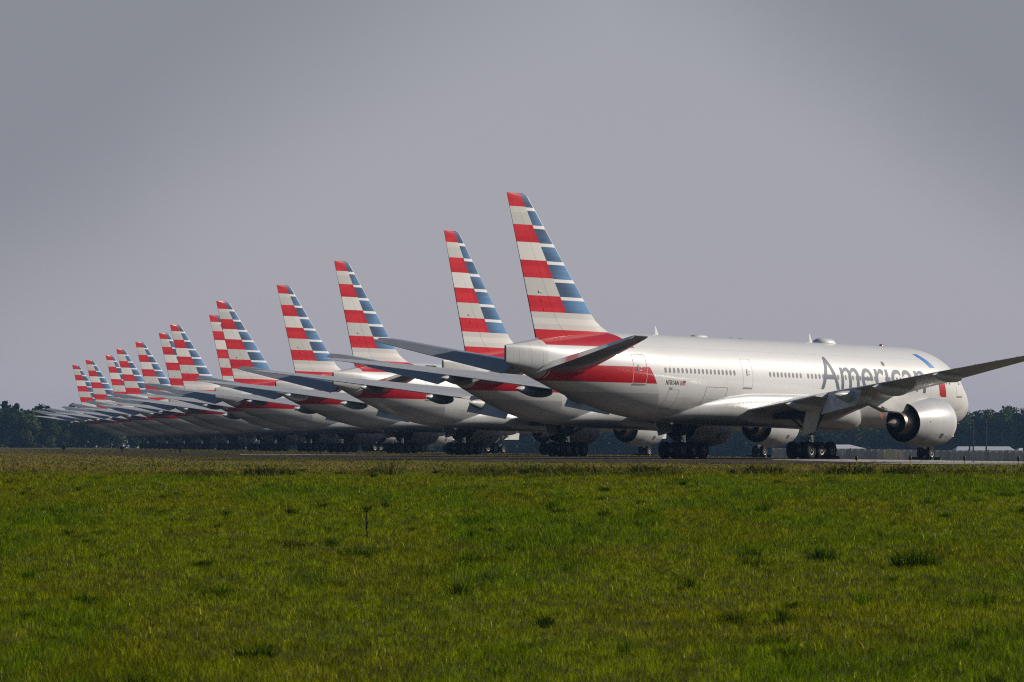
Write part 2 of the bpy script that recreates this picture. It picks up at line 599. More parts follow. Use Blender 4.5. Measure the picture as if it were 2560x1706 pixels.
def outline(x0, x1, z0, z1, w, off, r=0.12, side=1, open_left=False):
    """a rounded rectangle line lying on the skin"""
    pts = []
    for cx, cz, a0 in ((x1 - r, z1 - r, 0), (x0 + r, z1 - r, 90), (x0 + r, z0 + r, 180), (x1 - r, z0 + r, 270)):
        for k in range(5):
            a = rad(a0 + k * 22.5)
            pts.append((cx + r * math.cos(a), cz + r * math.sin(a), math.cos(a), math.sin(a)))
    dense = []
    n = len(pts)
    for i in range(n):
        a, b = pts[i], pts[(i + 1) % n]
        L = math.hypot(b[0] - a[0], b[1] - a[1])
        m = max(1, int(L / 0.2))
        for k in range(m):
            t = k / m
            dense.append(tuple(a[q] + (b[q] - a[q]) * t for q in range(4)))
    vs, fs = [], []
    n = len(dense)
    for (x, z, nx, nz) in dense:
        vs.append(fus_pt(x, th_of(x, z), off, side))
        x2, z2 = x - nx * w, z - nz * w
        vs.append(fus_pt(x2, th_of(x2, z2), off, side))
    for i in range(n):
        j = (i + 1) % n
        fs.append((2 * i, 2 * i + 1, 2 * j + 1, 2 * j))
    return vs, fs


def ellipse_patch(x, z, rx, rz, off, side=1, n=14):
    vs = [fus_pt(x, th_of(x, z), off, side)]
    for k in range(n):
        a = 2 * math.pi * k / n
        c, s = math.cos(a), math.sin(a)
        ex = rx * math.copysign(abs(c) ** 0.75, c)
        ez = rz * math.copysign(abs(s) ** 0.75, s)
        vs.append(fus_pt(x + ex, th_of(x + ex, z + ez), off, side))
    fs = [(0, 1 + k, 1 + (k + 1) % n) for k in range(n)]
    return vs, fs


def naca(t, n=14, te=0.004):
    """closed airfoil loop: list of (x/c, z/c) from trailing edge over the top to the nose and back"""
    xs = [(1 - math.cos(math.pi * k / n)) / 2 for k in range(n + 1)]
    def th(x): return 5 * t * (0.2969 * math.sqrt(x) - 0.126 * x - 0.3516 * x * x + 0.2843 * x ** 3 - 0.1015 * x ** 4) + te / 2 * x
    up = [(x, th(x)) for x in reversed(xs)]
    lo = [(x, -th(x)) for x in xs[1:]]
    return up + lo


def wing_loop(y, xle, xte, zle, zte, t, cut=1.0, n=14, te=0.004):
    c = xte - xle
    L = []
    for (u, w) in naca(t, n, te):
        if u > cut: u, w = cut, w * 1.0 if False else math.copysign(max(abs(w), 0.0), w)
        x = xle + u * c
        z = zle + (zte - zle) * u + w * c
        L.append((x, y, z))
    if cut < 1.0:
        hw = [abs(w) for (u, w) in naca(t, n, te) if u <= cut]
        # close the cut with the thickness at the cut
        tt = 5 * t * (0.2969 * math.sqrt(cut) - 0.126 * cut - 0.3516 * cut ** 2 + 0.2843 * cut ** 3 - 0.1015 * cut ** 4) * c
        half = len(L) // 2
        L = [((x, yy, z) if (x - xle) / c < cut - 1e-6 else (x, yy, zle + (zte - zle) * cut + (tt if i <= half else -tt))) for i, (x, yy, z) in enumerate(L)]
    return L


WING = [  # y, xLE, xTE, zLE, zTE, t
    (1.2, 20.6, 36.8, 3.55, 3.22, 0.125), (3.3, 22.0, 36.8, 4.05, 3.48, 0.125), (6.5, 24.35, 36.85, 4.55, 4.02, 0.112), (9.6, 26.6, 36.95, 4.98, 4.60, 0.102),
    (13.3, 29.05, 37.92, 5.35, 5.06, 0.096), (20.0, 33.5, 39.68, 6.10, 5.95, 0.092), (26.0, 37.48, 41.27, 6.80, 6.72, 0.09), (29.6, 39.87, 42.22, 7.20, 7.16, 0.088),
    (30.25, 40.42, 42.40, 7.28, 7.25, 0.07), (30.5, 40.95, 42.46, 7.31, 7.285, 0.03)]


def wing_at(y):
    ys = [w[0] for w in WING]
    return [float(np.interp(y, ys, [w[k] for w in WING])) for k in range(1, 6)]


def build_airliner(root, full):
    parts = {}
    # ---- fuselage
    NX, NT = 120, 56
    xs = sorted(set([0.0] + [63.7 * (k / 60) ** 2 for k in range(1, 14)] + [2.9 + (63.7 - 2.9) * k / NX for k in range(NX + 1)]))
    vs, fs = [], []
    xs = [0.6 + x * 8.4 / 9.0 if x < 9.0 else x for x in xs]
    for x in xs:
        for k in range(NT):
            vs.append(fus_pt(x, 2 * math.pi * k / NT))
    for i in range(len(xs) - 1):
        for k in range(NT):
            fs.append((i * NT + k, i * NT + (k + 1) % NT, (i + 1) * NT + (k + 1) % NT, (i + 1) * NT + k))
    mi = [0] * len(fs)
    e = (len(xs) - 1) * NT
    fs.append(tuple(e + k for k in range(NT))); mi.append(1)
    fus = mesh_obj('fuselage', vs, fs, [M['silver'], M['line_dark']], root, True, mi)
    fus.data.set_sharp_from_angle(angle=rad(50))
    # wing to body fairing
    loops = []
    for (x, hw, hh, zc) in ((18.6, 0.5, 0.3, 3.0), (18.9, 1.5, 0.62, 3.05), (19.6, 2.45, 0.98, 3.2), (20.8, 3.05, 1.28, 3.48), (22.5, 3.30, 1.42, 3.70), (25, 3.36, 1.50, 3.82), (29, 3.36, 1.52, 3.86), (33, 3.34, 1.50, 3.84),
                            (36.5, 3.28, 1.46, 3.80), (39, 3.06, 1.30, 3.70), (41.5, 2.62, 1.0, 3.50), (43.5, 2.0, 0.7, 3.25), (45.0, 1.1, 0.3, 2.95)):
        L = []
        for k in range(40):
            a = 2 * math.pi * k / 40
            c, s = math.cos(a), math.sin(a)
            L.append(P(x, hw * math.copysign(abs(c) ** 0.8, c), zc + hh * math.copysign(abs(s) ** 0.75, s)))
        loops.append(L)
    bm = bmesh.new(); add_loft(bm, loops)
    bm_obj('wing_root_fairing', bm, M['plain_silver'], root, True, 60)
    # ---- fin and rudder
    def fin_loop(z, x0, x1, t, cut0, cut1):
        c = x1 - x0
        pts = []
        N = 16
        for k in range(N + 1):
            u = cut0 + (cut1 - cut0) * (1 - math.cos(math.pi * k / N)) / 2 if cut0 == 0 else cut0 + (cut1 - cut0) * k / N
            w = 5 * t * (0.2969 * math.sqrt(u) - 0.126 * u - 0.3516 * u * u + 0.2843 * u ** 3 - 0.1015 * u ** 4) + 0.004 * u
            pts.append((x0 + u * c, w * c))
        up = [P(x, w, z) for x, w in pts]
        lo = [P(x, -w, z) for x, w in reversed(pts)]
        if cut0 == 0: lo = lo[:-1]
        return up + lo
    zs = [7.55, 8.1, 8.45, 8.75, 9.1, 9.5, 10.03, 11.5, 13, 14.5, 16, 17.4, 17.9, 18.06, 18.12]
    def fin_line(z):
        te = 59.8 + (z - 8.02) * 0.367
        le = 52.9 + (z - 10.03) * 1.016
        if z < 10.03:
            k = (10.03 - z)
            le = 52.9 - k * 1.016 - max(0, k - 0.25) ** 2 * 0.95
        if z > 17.9:
            le += (z - 17.9) * 2.0
        t = float(np.interp(z, [7.5, 10, 18.0, 18.06, 18.12], [0.098, 0.098, 0.088, 0.055, 0.02]))
        return le, te, t
    for nm, c0, c1 in (('tail_fin', 0, 0.672), ('rudder', 0.676, 1.0)):
        bm = bmesh.new()
        loops = []
        for z in zs:
            le, te, t = fin_line(z)
            if nm == 'rudder' and z < 8.1: continue
            loops.append(fin_loop(z, le, te, t, c0, c1))
        add_loft(bm, loops)
        if nm == 'rudder':                          # hinge fittings standing proud of the lower rudder
            for (fz, fu_) in ((11.35, 0.78), (10.75, 0.78), (10.1, 0.78)):
                le, te, t = fin_line(fz)
                for s in (1, -1):
                    pp = P(le + (te - le) * fu_, s * 0.15, fz)
                    add_box(bm, pp, (0.42, 0.12, 0.13))
        parts[nm] = bm_obj(nm, bm, M['fin'], root if nm == 'tail_fin' else parts['tail_fin'], True, 35)
    # ---- tailplanes with drooped elevators
    for side in (1, -1):
        SEC = [(0.5, 55.0, 62.0, 6.05, 0.105), (1.4, 55.6, 62.1, 6.24, 0.105), (6.0, 58.65, 63.14, 7.16, 0.10), (10.1, 61.4, 64.1, 8.0, 0.092), (10.65, 61.95, 64.22, 8.1, 0.06), (10.75, 62.3, 64.24, 8.13, 0.02)]
        bm = bmesh.new()
        cut = 0.70
        loops = []
        for (y, a, b, z, t) in SEC:
            L = wing_loop(y, a, b, z - 0.34 * (1 - (y - 0.5) / 13.0), z - 0.05, t, cut)
            loops.append([P(p[0], side * p[1], p[2]) for p in L])
        add_loft(bm, loops)
        tp = bm_obj('tailplane', bm, M['tailplane'], root, True, 40)
        bm = bmesh.new()
        loops = []
        for (y, a, b, z, t) in SEC[1:-1]:
            c = b - a
            xh = a + c * cut + 0.02
            tt = 5 * t * (0.2969 * math.sqrt(cut) - 0.126 * cut - 0.3516 * cut ** 2 + 0.2843 * cut ** 3 - 0.1015 * cut ** 4) * c
            zh = z - 0.05 * cut
            dr = rad(19)
            e = c * (1 - cut)
            L = [(xh, zh + tt), (xh + e * 0.5 * math.cos(dr), zh + tt * 0.55 - e * 0.5 * math.sin(dr)), (xh + e * math.cos(dr), zh + 0.02 - e * math.sin(dr)),
                 (xh + e * math.cos(dr), zh - 0.02 - e * math.sin(dr)), (xh + e * 0.5 * math.cos(dr), zh - tt * 0.55 - e * 0.5 * math.sin(dr)), (xh, zh - tt)]
            loops.append([P(p[0], side * y, p[1]) for p in L])
        add_loft(bm, loops)
        bm_obj('elevator', bm, M['tailplane'], tp, True, 30)
        # ---- wing
        cutA = 0.84
        ys = [1.2, 3.3, 6.5, 8.95, 9.0, 9.6, 12.5, 12.55, 16.5, 20, 23, 26, 29.6, 30.25, 30.5]
        bm = bmesh.new()
        loops = []
        for y in ys:
            a, b, zl, zt, t = wing_at(y)
            L = wing_loop(y, a, b, zl, zt, t, cutA if 8.98 < y < 12.52 else 1.0)
            loops.append([P(p[0], side * p[1], p[2]) for p in L])
        add_loft(bm, loops)
        wg = bm_obj('wing', bm, M['wing'], root, True, 40)
        bm = bmesh.new()
        loops = []
        for y in (9.08, 12.42):
            a, b, zl, zt, t = wing_at(y)
            c = b - a
            xh, zh = a + c * cutA + 0.03, zl + (zt - zl) * cutA
            tt = 5 * t * (0.2969 * math.sqrt(cutA) - 0.126 * cutA - 0.3516 * cutA ** 2 + 0.2843 * cutA ** 3 - 0.1015 * cutA ** 4) * c
            e = c * 0.165; dr = rad(52)
            L = [(xh, zh + tt), (xh + e * 0.5 * math.cos(dr), zh + tt * 0.5 - e * 0.5 * math.sin(dr)), (xh + e * math.cos(dr), zh + 0.02 - e * math.sin(dr)),
                 (xh + e * math.cos(dr), zh - 0.02 - e * math.sin(dr)), (xh + e * 0.5 * math.cos(dr), zh - tt * 0.6 - e * 0.5 * math.sin(dr)), (xh, zh - tt)]
            loops.append([P(p[0], side * y, p[1]) for p in L])
        add_loft(bm, loops)
        bm_obj('flaperon', bm, M['wing'], wg, True, 30)
        for (y, ln, wd, dp) in ((7.0, 4.6, 0.34, 0.62), (11.5, 5.2, 0.42, 0.80), (15.2, 5.0, 0.40, 0.72), (20.9, 4.2, 0.34, 0.58)):
            a, b, zl, zt, t = wing_at(y)
            c = b - a
            loops = []
            for k in range(13):
                u = k / 12
                x = b - ln * 0.79 + ln * u
                fr = max(0.02, (math.sin(math.pi * u ** 0.8)) ** 0.62) if 0 < u < 1 else 0.02
                uc = min(1.0, (x - a) / c)
                zc = zl + (zt - zl) * uc - 0.035 * c * (1 - uc) * 2 - dp * 0.42 * (0.85 + 0.35 * math.sin(math.pi * min(1, u * 1.0)))
                loops.append([P(x, side * (y + wd * fr * math.cos(2 * math.pi * q / 14)), zc + dp * 0.62 * fr * math.sin(2 * math.pi * q / 14)) for q in range(14)])
            bm = bmesh.new(); add_loft(bm, loops)
            bm_obj('flap_track_fairing', bm, M['fairing'], wg, True, 50)
        # static dischargers on the outer trailing edge
        for y in (22.5, 24.5, 26.5, 28.5):
            bm = bmesh.new()
            a, b, zl, zt, t = wing_at(y)
            add_tube(bm, P(b - 0.05, side * y, zt), P(b + 0.28, side * y, zt + 0.02), 0.02, 0.008, 5)
            bm_obj('static_discharger', bm, M['navy'], wg)
        # ---- engine
        ec = P(0, side * 9.61, 2.84)
        Mx = Matrix.Translation(Vector((31.77 - 0.15, ec.y, 3.00))) @ Matrix.Rotation(rad(-0.8), 4, 'Y') @ Matrix.Scale(-1, 4, (1, 0, 0))
        Mx = Matrix.Translation(Vector((0, 0, 0))) @ Mx
        eng = bmesh.new()
        prof = [(21.7, 1.36), (21.2, 1.37), (20.75, 1.42), (20.5, 1.50), (20.42, 1.57), (20.48, 1.635), (20.7, 1.70), (21.1, 1.765), (21.6, 1.81), (22.2, 1.835), (22.9, 1.835), (23.5, 1.79), (24.1, 1.71), (24.7, 1.61), (25.2, 1.51), (25.5, 1.455), (25.5, 1.42)]
        add_lathe(eng, prof, [1, 1, 0] + [0] * 13, 64)
        bmesh.ops.transform(eng, matrix=Mx, verts=eng.verts[:])
        en = bm_obj('engine', eng, [M['nacelle'], M['darkmetal']], root, True, 45)
        bm = bmesh.new()
        add_lathe(bm, [(21.9, 0.02), (21.9, 1.37)], [0], 48)
        bmesh.ops.transform(bm, matrix=Mx, verts=bm.verts[:])
        bm_obj('fan', bm, M['darkmetal'], en)
        bm = bmesh.new()
        add_lathe(bm, [(25.5, 1.42), (24.8, 1.43), (24.0, 1.40), (23.6, 1.30), (23.6, 0.95)], [0, 0, 0, 0], 64)
        bmesh.ops.transform(bm, matrix=Mx, verts=bm.verts[:])
        bm_obj('fan_duct', bm, M['black'], en, True, 40)
        bm = bmesh.new()
        add_lathe(bm, [(23.5, 1.16), (24.3, 1.16), (24.9, 1.10), (25.35, 1.02), (25.36, 0.985), (25.4, 0.97), (25.9, 0.88), (26.45, 0.77), (26.46, 0.72), (25.9, 0.70), (25.6, 0.66), (25.6, 0.44)], [1, 1, 1, 1, 1, 0, 0, 2, 2, 2, 2], 56)
        bmesh.ops.transform(bm, matrix=Mx, verts=bm.verts[:])
        bm_obj('core_cowl', bm, [M['bronze'], M['darkmetal'], M['black']], en, True, 35)
        bm = bmesh.new()
        add_lathe(bm, [(25.6, 0.45), (26.2, 0.45), (26.75, 0.37), (27.3, 0.19), (27.72, 0.03), (27.75, 0.0)], [1, 1, 0, 0, 0], 40)
        bmesh.ops.transform(bm, matrix=Mx, verts=bm.verts[:])
        bm_obj('exhaust_cone', bm, [M['conemetal'], M['darkmetal']], en, True, 40)
        # vent grille and small plates on the outer cowl
        for s2 in (1, -1):
            for (nm, xx, ang, sx, sz) in (('vent_grille', 22.6, -32, 0.46, 0.34), ('access_plate', 21.9, -34, 0.16, 0.07), ('access_plate', 21.3, -34, 0.12, 0.06), ('access_plate', 24.35, 2, 0.08, 0.10)):
                bm = bmesh.new()
                r = float(np.interp(xx, [20.7, 21.6, 22.9, 24.1, 25.5], [1.70, 1.81, 1.835, 1.71, 1.455])) + 0.004
                a = rad(ang)
                pr = Matrix.Translation(Vector((31.62 - xx, ec.y - s2 * r * math.cos(a), 3.00 - 0.01396 * xx + r * math.sin(a)))) @ Matrix.Rotation(-s2 * a if s2 == 1 else a, 4, 'X')
                r_ = bmesh.ops.create_cube(bm, size=1.0)
                bmesh.ops.transform(bm, matrix=pr @ Matrix.Diagonal((sx, 0.02, sz, 1)), verts=r_['verts'])
                bm_obj(nm, bm, M['vent'], en)
        # pylon
        poly = [(21.9, 4.28), (22.6, 4.72), (24.2, 5.05), (26.2, 5.18), (28.5, 5.15), (31.5, 4.75), (32.2, 4.35), (29.9, 3.80), (28.4, 3.48), (26.6, 3.42), (25.4, 3.62), (25.0, 4.05), (23.6, 4.35)]
        bm = bmesh.new()
        loops = []
        for (o, k) in ((-0.36, 0.9), (-0.28, 1.0), (0.28, 1.0), (0.36, 0.9)):
            cx, cz = 27.0, 4.3
            loops.append([P(cx + (x - cx) * (k * 0.03 + 0.97), side * (9.61 + o * min(1, max(0.15, (32.6 - x) / 4, )) ), cz + (z - cz) * k) for x, z in poly])
        add_loft(bm, loops)
        pyl = bm_obj('pylon', bm, M['fairing'], root, True, 30)
        bm = bmesh.new()
        for k in range(16):
            x = 26.3 + k * 0.19
            add_box(bm, P(x, side * (9.61 + 0.27), 3.55 + max(0, x - 28.2) * 0.22 + 0.02), (0.05, 0.12, 0.16))
        bm_obj('heat_shield', bm, M['black'], pyl)
        # ---- main landing gear
        gy = side * 5.49
        bm = bmesh.new()
        add_tube(bm, P(31.77, gy * 1.0, 4.6, False), P(31.77, gy, 1.75, False), 0.24, 0.21, 16)
        add_tube(bm, P(31.77, gy, 1.9, False), P(31.77, gy, 0.75, False), 0.15, 0.15, 14, 1)
        add_box(bm, P(31.77, gy, 0.66, False), (3.35, 0.26, 0.30))
        for k in (-1, 0, 1):
            add_tube(bm, P(31.77 + 1.46 * k, gy - 0.75, 0.635, False), P(31.77 + 1.46 * k, gy + 0.75, 0.635, False), 0.1, 0.1, 10)
        add_tube(bm, P(31.6, gy - side * 0.1, 1.9, False), P(30.1, gy - side * 2.3, 3.4, False), 0.10, 0.10, 8)
        add_tube(bm, P(31.9, gy, 1.75, False), P(34.6, gy - side * 1.2, 3.9, False), 0.09, 0.09, 8)
        add_tube(bm, P(31.5, gy, 1.8, False), P(29.5, gy, 3.9, False), 0.10, 0.10, 8)
        add_tube(bm, P(32.0, gy, 1.6, False), P(32.6, gy, 1.1, False), 0.07, 0.07, 8)
        add_tube(bm, P(32.6, gy, 1.1, False), P(31.9, gy, 0.75, False), 0.07, 0.07, 8)
        for q in (-0.22, 0.22):                      # hydraulic lines looped above the bogie
            pts = [(30.6, 1.0), (30.55, 1.42), (30.75, 1.55), (31.3, 1.5), (31.6, 1.6)]
            for a, b in zip(pts, pts[1:]):
                add_tube(bm, P(a[0], gy + q, a[1], False), P(b[0], gy + q, b[1], False), 0.035, 0.035, 6)
            pts = [(32.1, 1.35), (32.7, 1.6), (33.0, 1.42), (33.05, 1.0)]
            for a, b in zip(pts, pts[1:]):
                add_tube(bm, P(a[0], gy + q, a[1], False), P(b[0], gy + q, b[1], False), 0.04, 0.04, 6)
        mg = bm_obj('main_landing_gear', bm, [M['strut'], M['chrome']], root, True, 40)
        for k in (-1, 0, 1):
            for s in (-1, 1):
                make_wheel(P(31.77 + 1.46 * k, gy + s * 0.70, 0.635, False), 0.635, 0.25, s, mg)
        bm = bmesh.new()
        yt, yb = side * 6.75, side * 6.15
        q = [P(32.35, yt, 3.85), P(34.35, yt, 3.75), P(34.2, yb, 1.66), P(32.3, yb, 1.95)]
        ofs = Vector((0, side * 0.07, 0.02))
        v = [bm.verts.new(p) for p in q] + [bm.verts.new(p + ofs) for p in q]
        for f in ((0, 1, 2, 3), (7, 6, 5, 4), (0, 4, 5, 1), (1, 5, 6, 2), (2, 6, 7, 3), (3, 7, 4, 0)):
            bm.faces.new([v[i] for i in f])
        bm_obj('gear_door', bm, M['door_grey'], mg)
        # black box standing in for the deep shade under the wing root
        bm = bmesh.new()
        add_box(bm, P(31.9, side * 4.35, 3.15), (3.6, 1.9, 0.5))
        bm_obj('underwing_shade_box', bm, M['black'], mg)
    # ---- nose gear (the pavement falls slightly towards it)
    def NG(x, y, z): return P(x, y, z - 0.14, False)
    bm = bmesh.new()
    add_tube(bm, NG(5.75, 0, 2.9), NG(5.87, 0, 1.2), 0.13, 0.12, 12)
    add_tube(bm, NG(5.87, 0, 1.25), NG(5.89, 0, 0.5), 0.085, 0.085, 12, 1)
    add_tube(bm, NG(5.89, -0.42, 0.52), NG(5.89, 0.42, 0.52), 0.07, 0.07, 10)
    add_tube(bm, NG(5.8, 0, 1.5), NG(4.3, 0, 2.6), 0.07, 0.07, 8)
    add_tube(bm, NG(6.05, 0.0, 1.35), NG(6.3, 0.0, 0.95), 0.05, 0.05, 8)
    add_tube(bm, NG(6.3, 0.0, 0.95), NG(5.95, 0.0, 0.6), 0.05, 0.05, 8)
    for s in (-1, 1):
        add_tube(bm, NG(5.62, s * 0.2, 1.55), NG(5.45, s * 0.2, 1.55), 0.11, 0.13, 10, 2)
    ng = bm_obj('nose_landing_gear', bm, [M['strut'], M['chrome'], M['white']], root, True, 40)
    for s in (-1, 1):
        make_wheel(NG(5.89, s * 0.37, 0.535), 0.535, 0.19, s, ng)
    for s in (-1, 1):
        bm = bmesh.new()
        add_box(bm, NG(4.15, s * 0.78, 2.28), (2.3, 0.05, 1.0), Euler((rad(s * 6), 0, 0)))
        bm_obj('gear_door', bm, M['white'], ng)
    # ---- aft door with its white outline (seen on several aircraft)
    make_door(49.72, 51.28, fus, True)
    return fus


def make_wheel(c, r, hw, s, parent):
    """tyre, rim and hub in one wheel; s = outboard direction (starboard positive)"""
    bm = bmesh.new()
    prof = [(-hw * 0.7, r * 0.50), (-hw, r * 0.66), (-hw * 0.98, r * 0.84), (-hw * 0.8, r * 0.955), (-hw * 0.45, r), (hw * 0.45, r), (hw * 0.8, r * 0.955), (hw * 0.98, r * 0.84), (hw, r * 0.66), (hw * 0.86, r * 0.50),
            (hw * 0.80, r * 0.47), (hw * 0.78, r * 0.41), (hw * 0.35, r * 0.38), (hw * 0.30, r * 0.18), (hw * 0.75, r * 0.16), (hw * 0.8, r * 0.02)]
    mats = [0] * 9 + [1, 1, 2, 2, 1, 1]
    add_lathe(bm, prof, mats, 32)
    for k in range(8):                             # bolts round the rim
        a = 2 * math.pi * k / 8
        add_box(bm, Vector((hw * 0.5, r * 0.29 * math.cos(a), r * 0.29 * math.sin(a))), (hw * 0.3, r * 0.06, r * 0.06), None, 1)
    bmesh.ops.recalc_face_normals(bm, faces=bm.faces)
    R = Matrix.Rotation(rad(-90 if s > 0 else 90), 4, 'Z')
    bmesh.ops.transform(bm, matrix=Matrix.Translation(c) @ R, verts=bm.verts[:])
    return bm_obj('wheel', bm, [M['tyre'], M['rim'], M['black']], parent, True, 40)


def make_door(x0, x1, fus, white):
    z0, z1 = 5.10, 7.18
    vs, fs = outline(x0, x1, z0, z1, 0.036 if white else 0.022, 0.008, 0.2)
    mats = [M['line_white' if white else 'line_soft'], M['line_dark'], M['white']]
    mi = [0] * len(fs)
    if white:                                       # upper half of the outline is dark on the silver
        for i, f in enumerate(fs):
            zz = vs[f[0]].z - TILT * (x0 - 31.8)
            if zz > 6.3: mi[i] = 1
    def add(p, m):
        b = len(vs)
        vs.extend(p[0]); fs.extend([tuple(i + b for i in f) for f in p[1]]); mi.extend([m] * len(p[1]))
    add(patch(x0 + 0.05, x1 - 0.05, z0 - 0.09, z0 - 0.01, 0.03, 4, 1), 1)          # sill
    add(patch(x1 - 0.62, x1 - 0.50, 5.95, 6.42, 0.02, 1, 3), 1)                     # handle recess
    add(patch(x1 - 0.95, x1 - 0.75, 6.0, 6.07, 0.01, 1, 1), 2 if white else 1)
    add(patch(x1 - 0.98, x1 - 0.80, 6.22, 6.27, 0.01, 1, 1), 2 if white else 1)
    return mesh_obj('door', vs, fs, mats, fus, False, mi)


def text_on_skin(name, txt, x_aft, x_fwd, z_base, arc_h, mat, fus, off=0.008, bold=0.0, shear=0.0):
    """letters as a thin film wrapped on the starboard skin, reading from aft to forward"""
    cu = bpy.data.curves.new(name, 'FONT')
    cu.body = txt
    cu.resolution_u = 6
    cu.offset = bold
    cu.shear = shear
    o = bpy.data.objects.new(name, cu)
    COL.objects.link(o)
    dg = bpy.context.evaluated_depsgraph_get()
    dg.update()
    me = bpy.data.meshes.new_from_object(o.evaluated_get(dg))
    COL.objects.unlink(o)
    bpy.data.objects.remove(o)
    bm = bmesh.new(); bm.from_mesh(me)
    bpy.data.meshes.remove(me)
    x0 = min(v.co.x for v in bm.verts); x1 = max(v.co.x for v in bm.verts)
    y0 = 0.0; y1 = max(v.co.y for v in bm.verts)
    for k in range(1, 24):
        yy = y0 + (y1 - y0) * k / 24
        bmesh.ops.bisect_plane(bm, geom=bm.verts[:] + bm.edges[:] + bm.faces[:], plane_co=(0, yy, 0), plane_no=(0, 1, 0))
    for v in bm.verts:
        u = (v.co.x - x0) / (x1 - x0)
        x = x_aft + (x_fwd - x_aft) * u
        th0 = th_of(x, z_base)
        th = th0 - (v.co.y - y0) / (y1 - y0) * arc_h / fus_sec(x)[2]
        v.co = fus_pt(x, th, off)
    me = bpy.data.meshes.new(name)
    bm.to_mesh(me); bm.free()
    me.materials.append(mat)
    oo = bpy.data.objects.new(name, me)
    return link(oo, fus)


def skin_poly(name, pts, mat, fus, off=0.008):
    """a flat-coloured shape on the skin from (x, z) points, cut fine enough to follow the curve"""
    bm = bmesh.new()
    f = bm.faces.new([bm.verts.new((x, z, 0)) for x, z in pts])
    zs = [p[1] for p in pts]
    for k in range(1, 14):
        zz = min(zs) + (max(zs) - min(zs)) * k / 14
        bmesh.ops.bisect_plane(bm, geom=bm.verts[:] + bm.edges[:] + bm.faces[:], plane_co=(0, zz, 0), plane_no=(0, 1, 0))
    bmesh.ops.triangulate(bm, faces=bm.faces[:])
    for v in bm.verts:
        x, z = v.co.x, v.co.y
        v.co = fus_pt(x, th_of(x, z), off)
    me = bpy.data.meshes.new(name)
    bm.to_mesh(me); bm.free()
    me.materials.append(mat)
    return link(bpy.data.objects.new(name, me), fus)


def blade_antenna(x, h, fus):
    bm = bmesh.new()
    loops = []
    top = fus_sec(x)[0] - 0.03
    for (k, x0, x1) in ((0, -0.25, 0.3), (0.12, -0.08, 0.3), (1, 0.22, 0.36)):
        w = 0.035 * (1.2 - k)
        loops.append([P(x + x0, 0, top + h * k), P(x + (x0 + x1) / 2, w, top + h * k), P(x + x1, 0, top + h * k), P(x + (x0 + x1) / 2, -w, top + h * k)])
    add_loft(bm, loops)
    return bm_obj('antenna', bm, M['white'], fus, True, 30)


def dome(name, x, ln, wd, h, mat, fus):
    bm = bmesh.new()
    loops = []
    for k in range(13):
        u = k / 12
        s = max(0.02, 1 - (2 * u - 1) ** 4)
        s2 = max(0.02, math.sin(math.pi * u) ** 0.5) if 0 < u < 1 else 0.02
        top = fus_sec(x)[0]
        loops.append([P(x - ln / 2 + ln * u, wd * s2 * math.cos(a), top - 0.05 + h * s * max(-0.2, math.sin(a))) for a in [2 * math.pi * q / 16 for q in range(16)]])
    add_loft(bm, loops)
    return bm_obj(name, bm, mat, fus, True, 60)


proto = empty('airliner')
FUSE = build_airliner(proto, True)


def copy_tree(o, parent=None):
    c = o.copy()
    COL.objects.link(c)
    if parent is not None:
        c.parent = parent
        c.matrix_parent_inverse = o.matrix_parent_inverse.copy()
    for ch in [q for q in bpy.data.objects if q.parent is o]:
        copy_tree(ch, c)
    return c


# positions from each fin tip (pixel of its rear corner) and each aircraft's own heading
TIPS = [(1267, 481.4), (1110, 576.6), (835.4, 652.9), (691.6, 712.8), (540.2, 753.3), (522.6, 787.8), (424.7, 812.3), (396.7, 833.0), (338, 855.6), (290.8, 873.3), (264, 889.3), (213.5, 900.4), (180.2, 913.0)]
KLAT = [1.0, 0.865, 0.96, 1.02, 1.09, 1.0, 1.08, 1.09, 1.09, 1.08, 1.06, 1.13, 1.12]
LABELS = [
    'nearest silver airliner of the parked row, its lettering, windows and right engine in full view',
    'second airliner of the row, its striped fin just left of the nearest fin',
    'third airliner of the row, fin standing alone between two wider gaps',
    'fourth airliner of the row, single fin just left of the third',
    'fifth airliner of the row, front fin of the nearer overlapping pair of fins',
    'sixth airliner of the row, fin half hidden behind the fifth fin',
    'seventh airliner of the row, front fin of the farther overlapping pair of fins',
    'eighth airliner of the row, fin tucked behind the seventh, rear of the farther overlapping pair',
    'ninth airliner of the row, fin in the open next to the farther overlapping pair',
    'tenth airliner of the row, fourth farthest from the camera',
    'eleventh airliner of the row, third farthest, narrow fin close behind the tenth',
    'twelfth airliner of the row, next to the farthest one',
    'farthest airliner of the row, smallest fin, tail against the distant trees']
TIP_LOCAL = P(63.5, 0, 18.1)
planes = []
for i, ((px, py), k) in enumerate(zip(TIPS, KLAT)):
    psi = math.asin(0.553 * k)
    d = F_PX * (TIP_LOCAL.z - CAM_Z) / (HORIZON - py)
    tipx = (px - W_PX / 2) / F_PX * d
    h = Vector((math.sin(psi), math.cos(psi), 0))
    pos = Vector((tipx, d, 0)) - h * TIP_LOCAL.x
    planes.append((pos, math.pi / 2 - psi))
airliners = []
for i, (pos, rz) in enumerate(planes):
    o = proto if i == 0 else copy_tree(proto)
    o.location = pos
    o.rotation_euler = (0, 0, rz)
    tag(o, LABELS[i], 'airliner', 'airliners parked in a row')
    airliners.append(o)

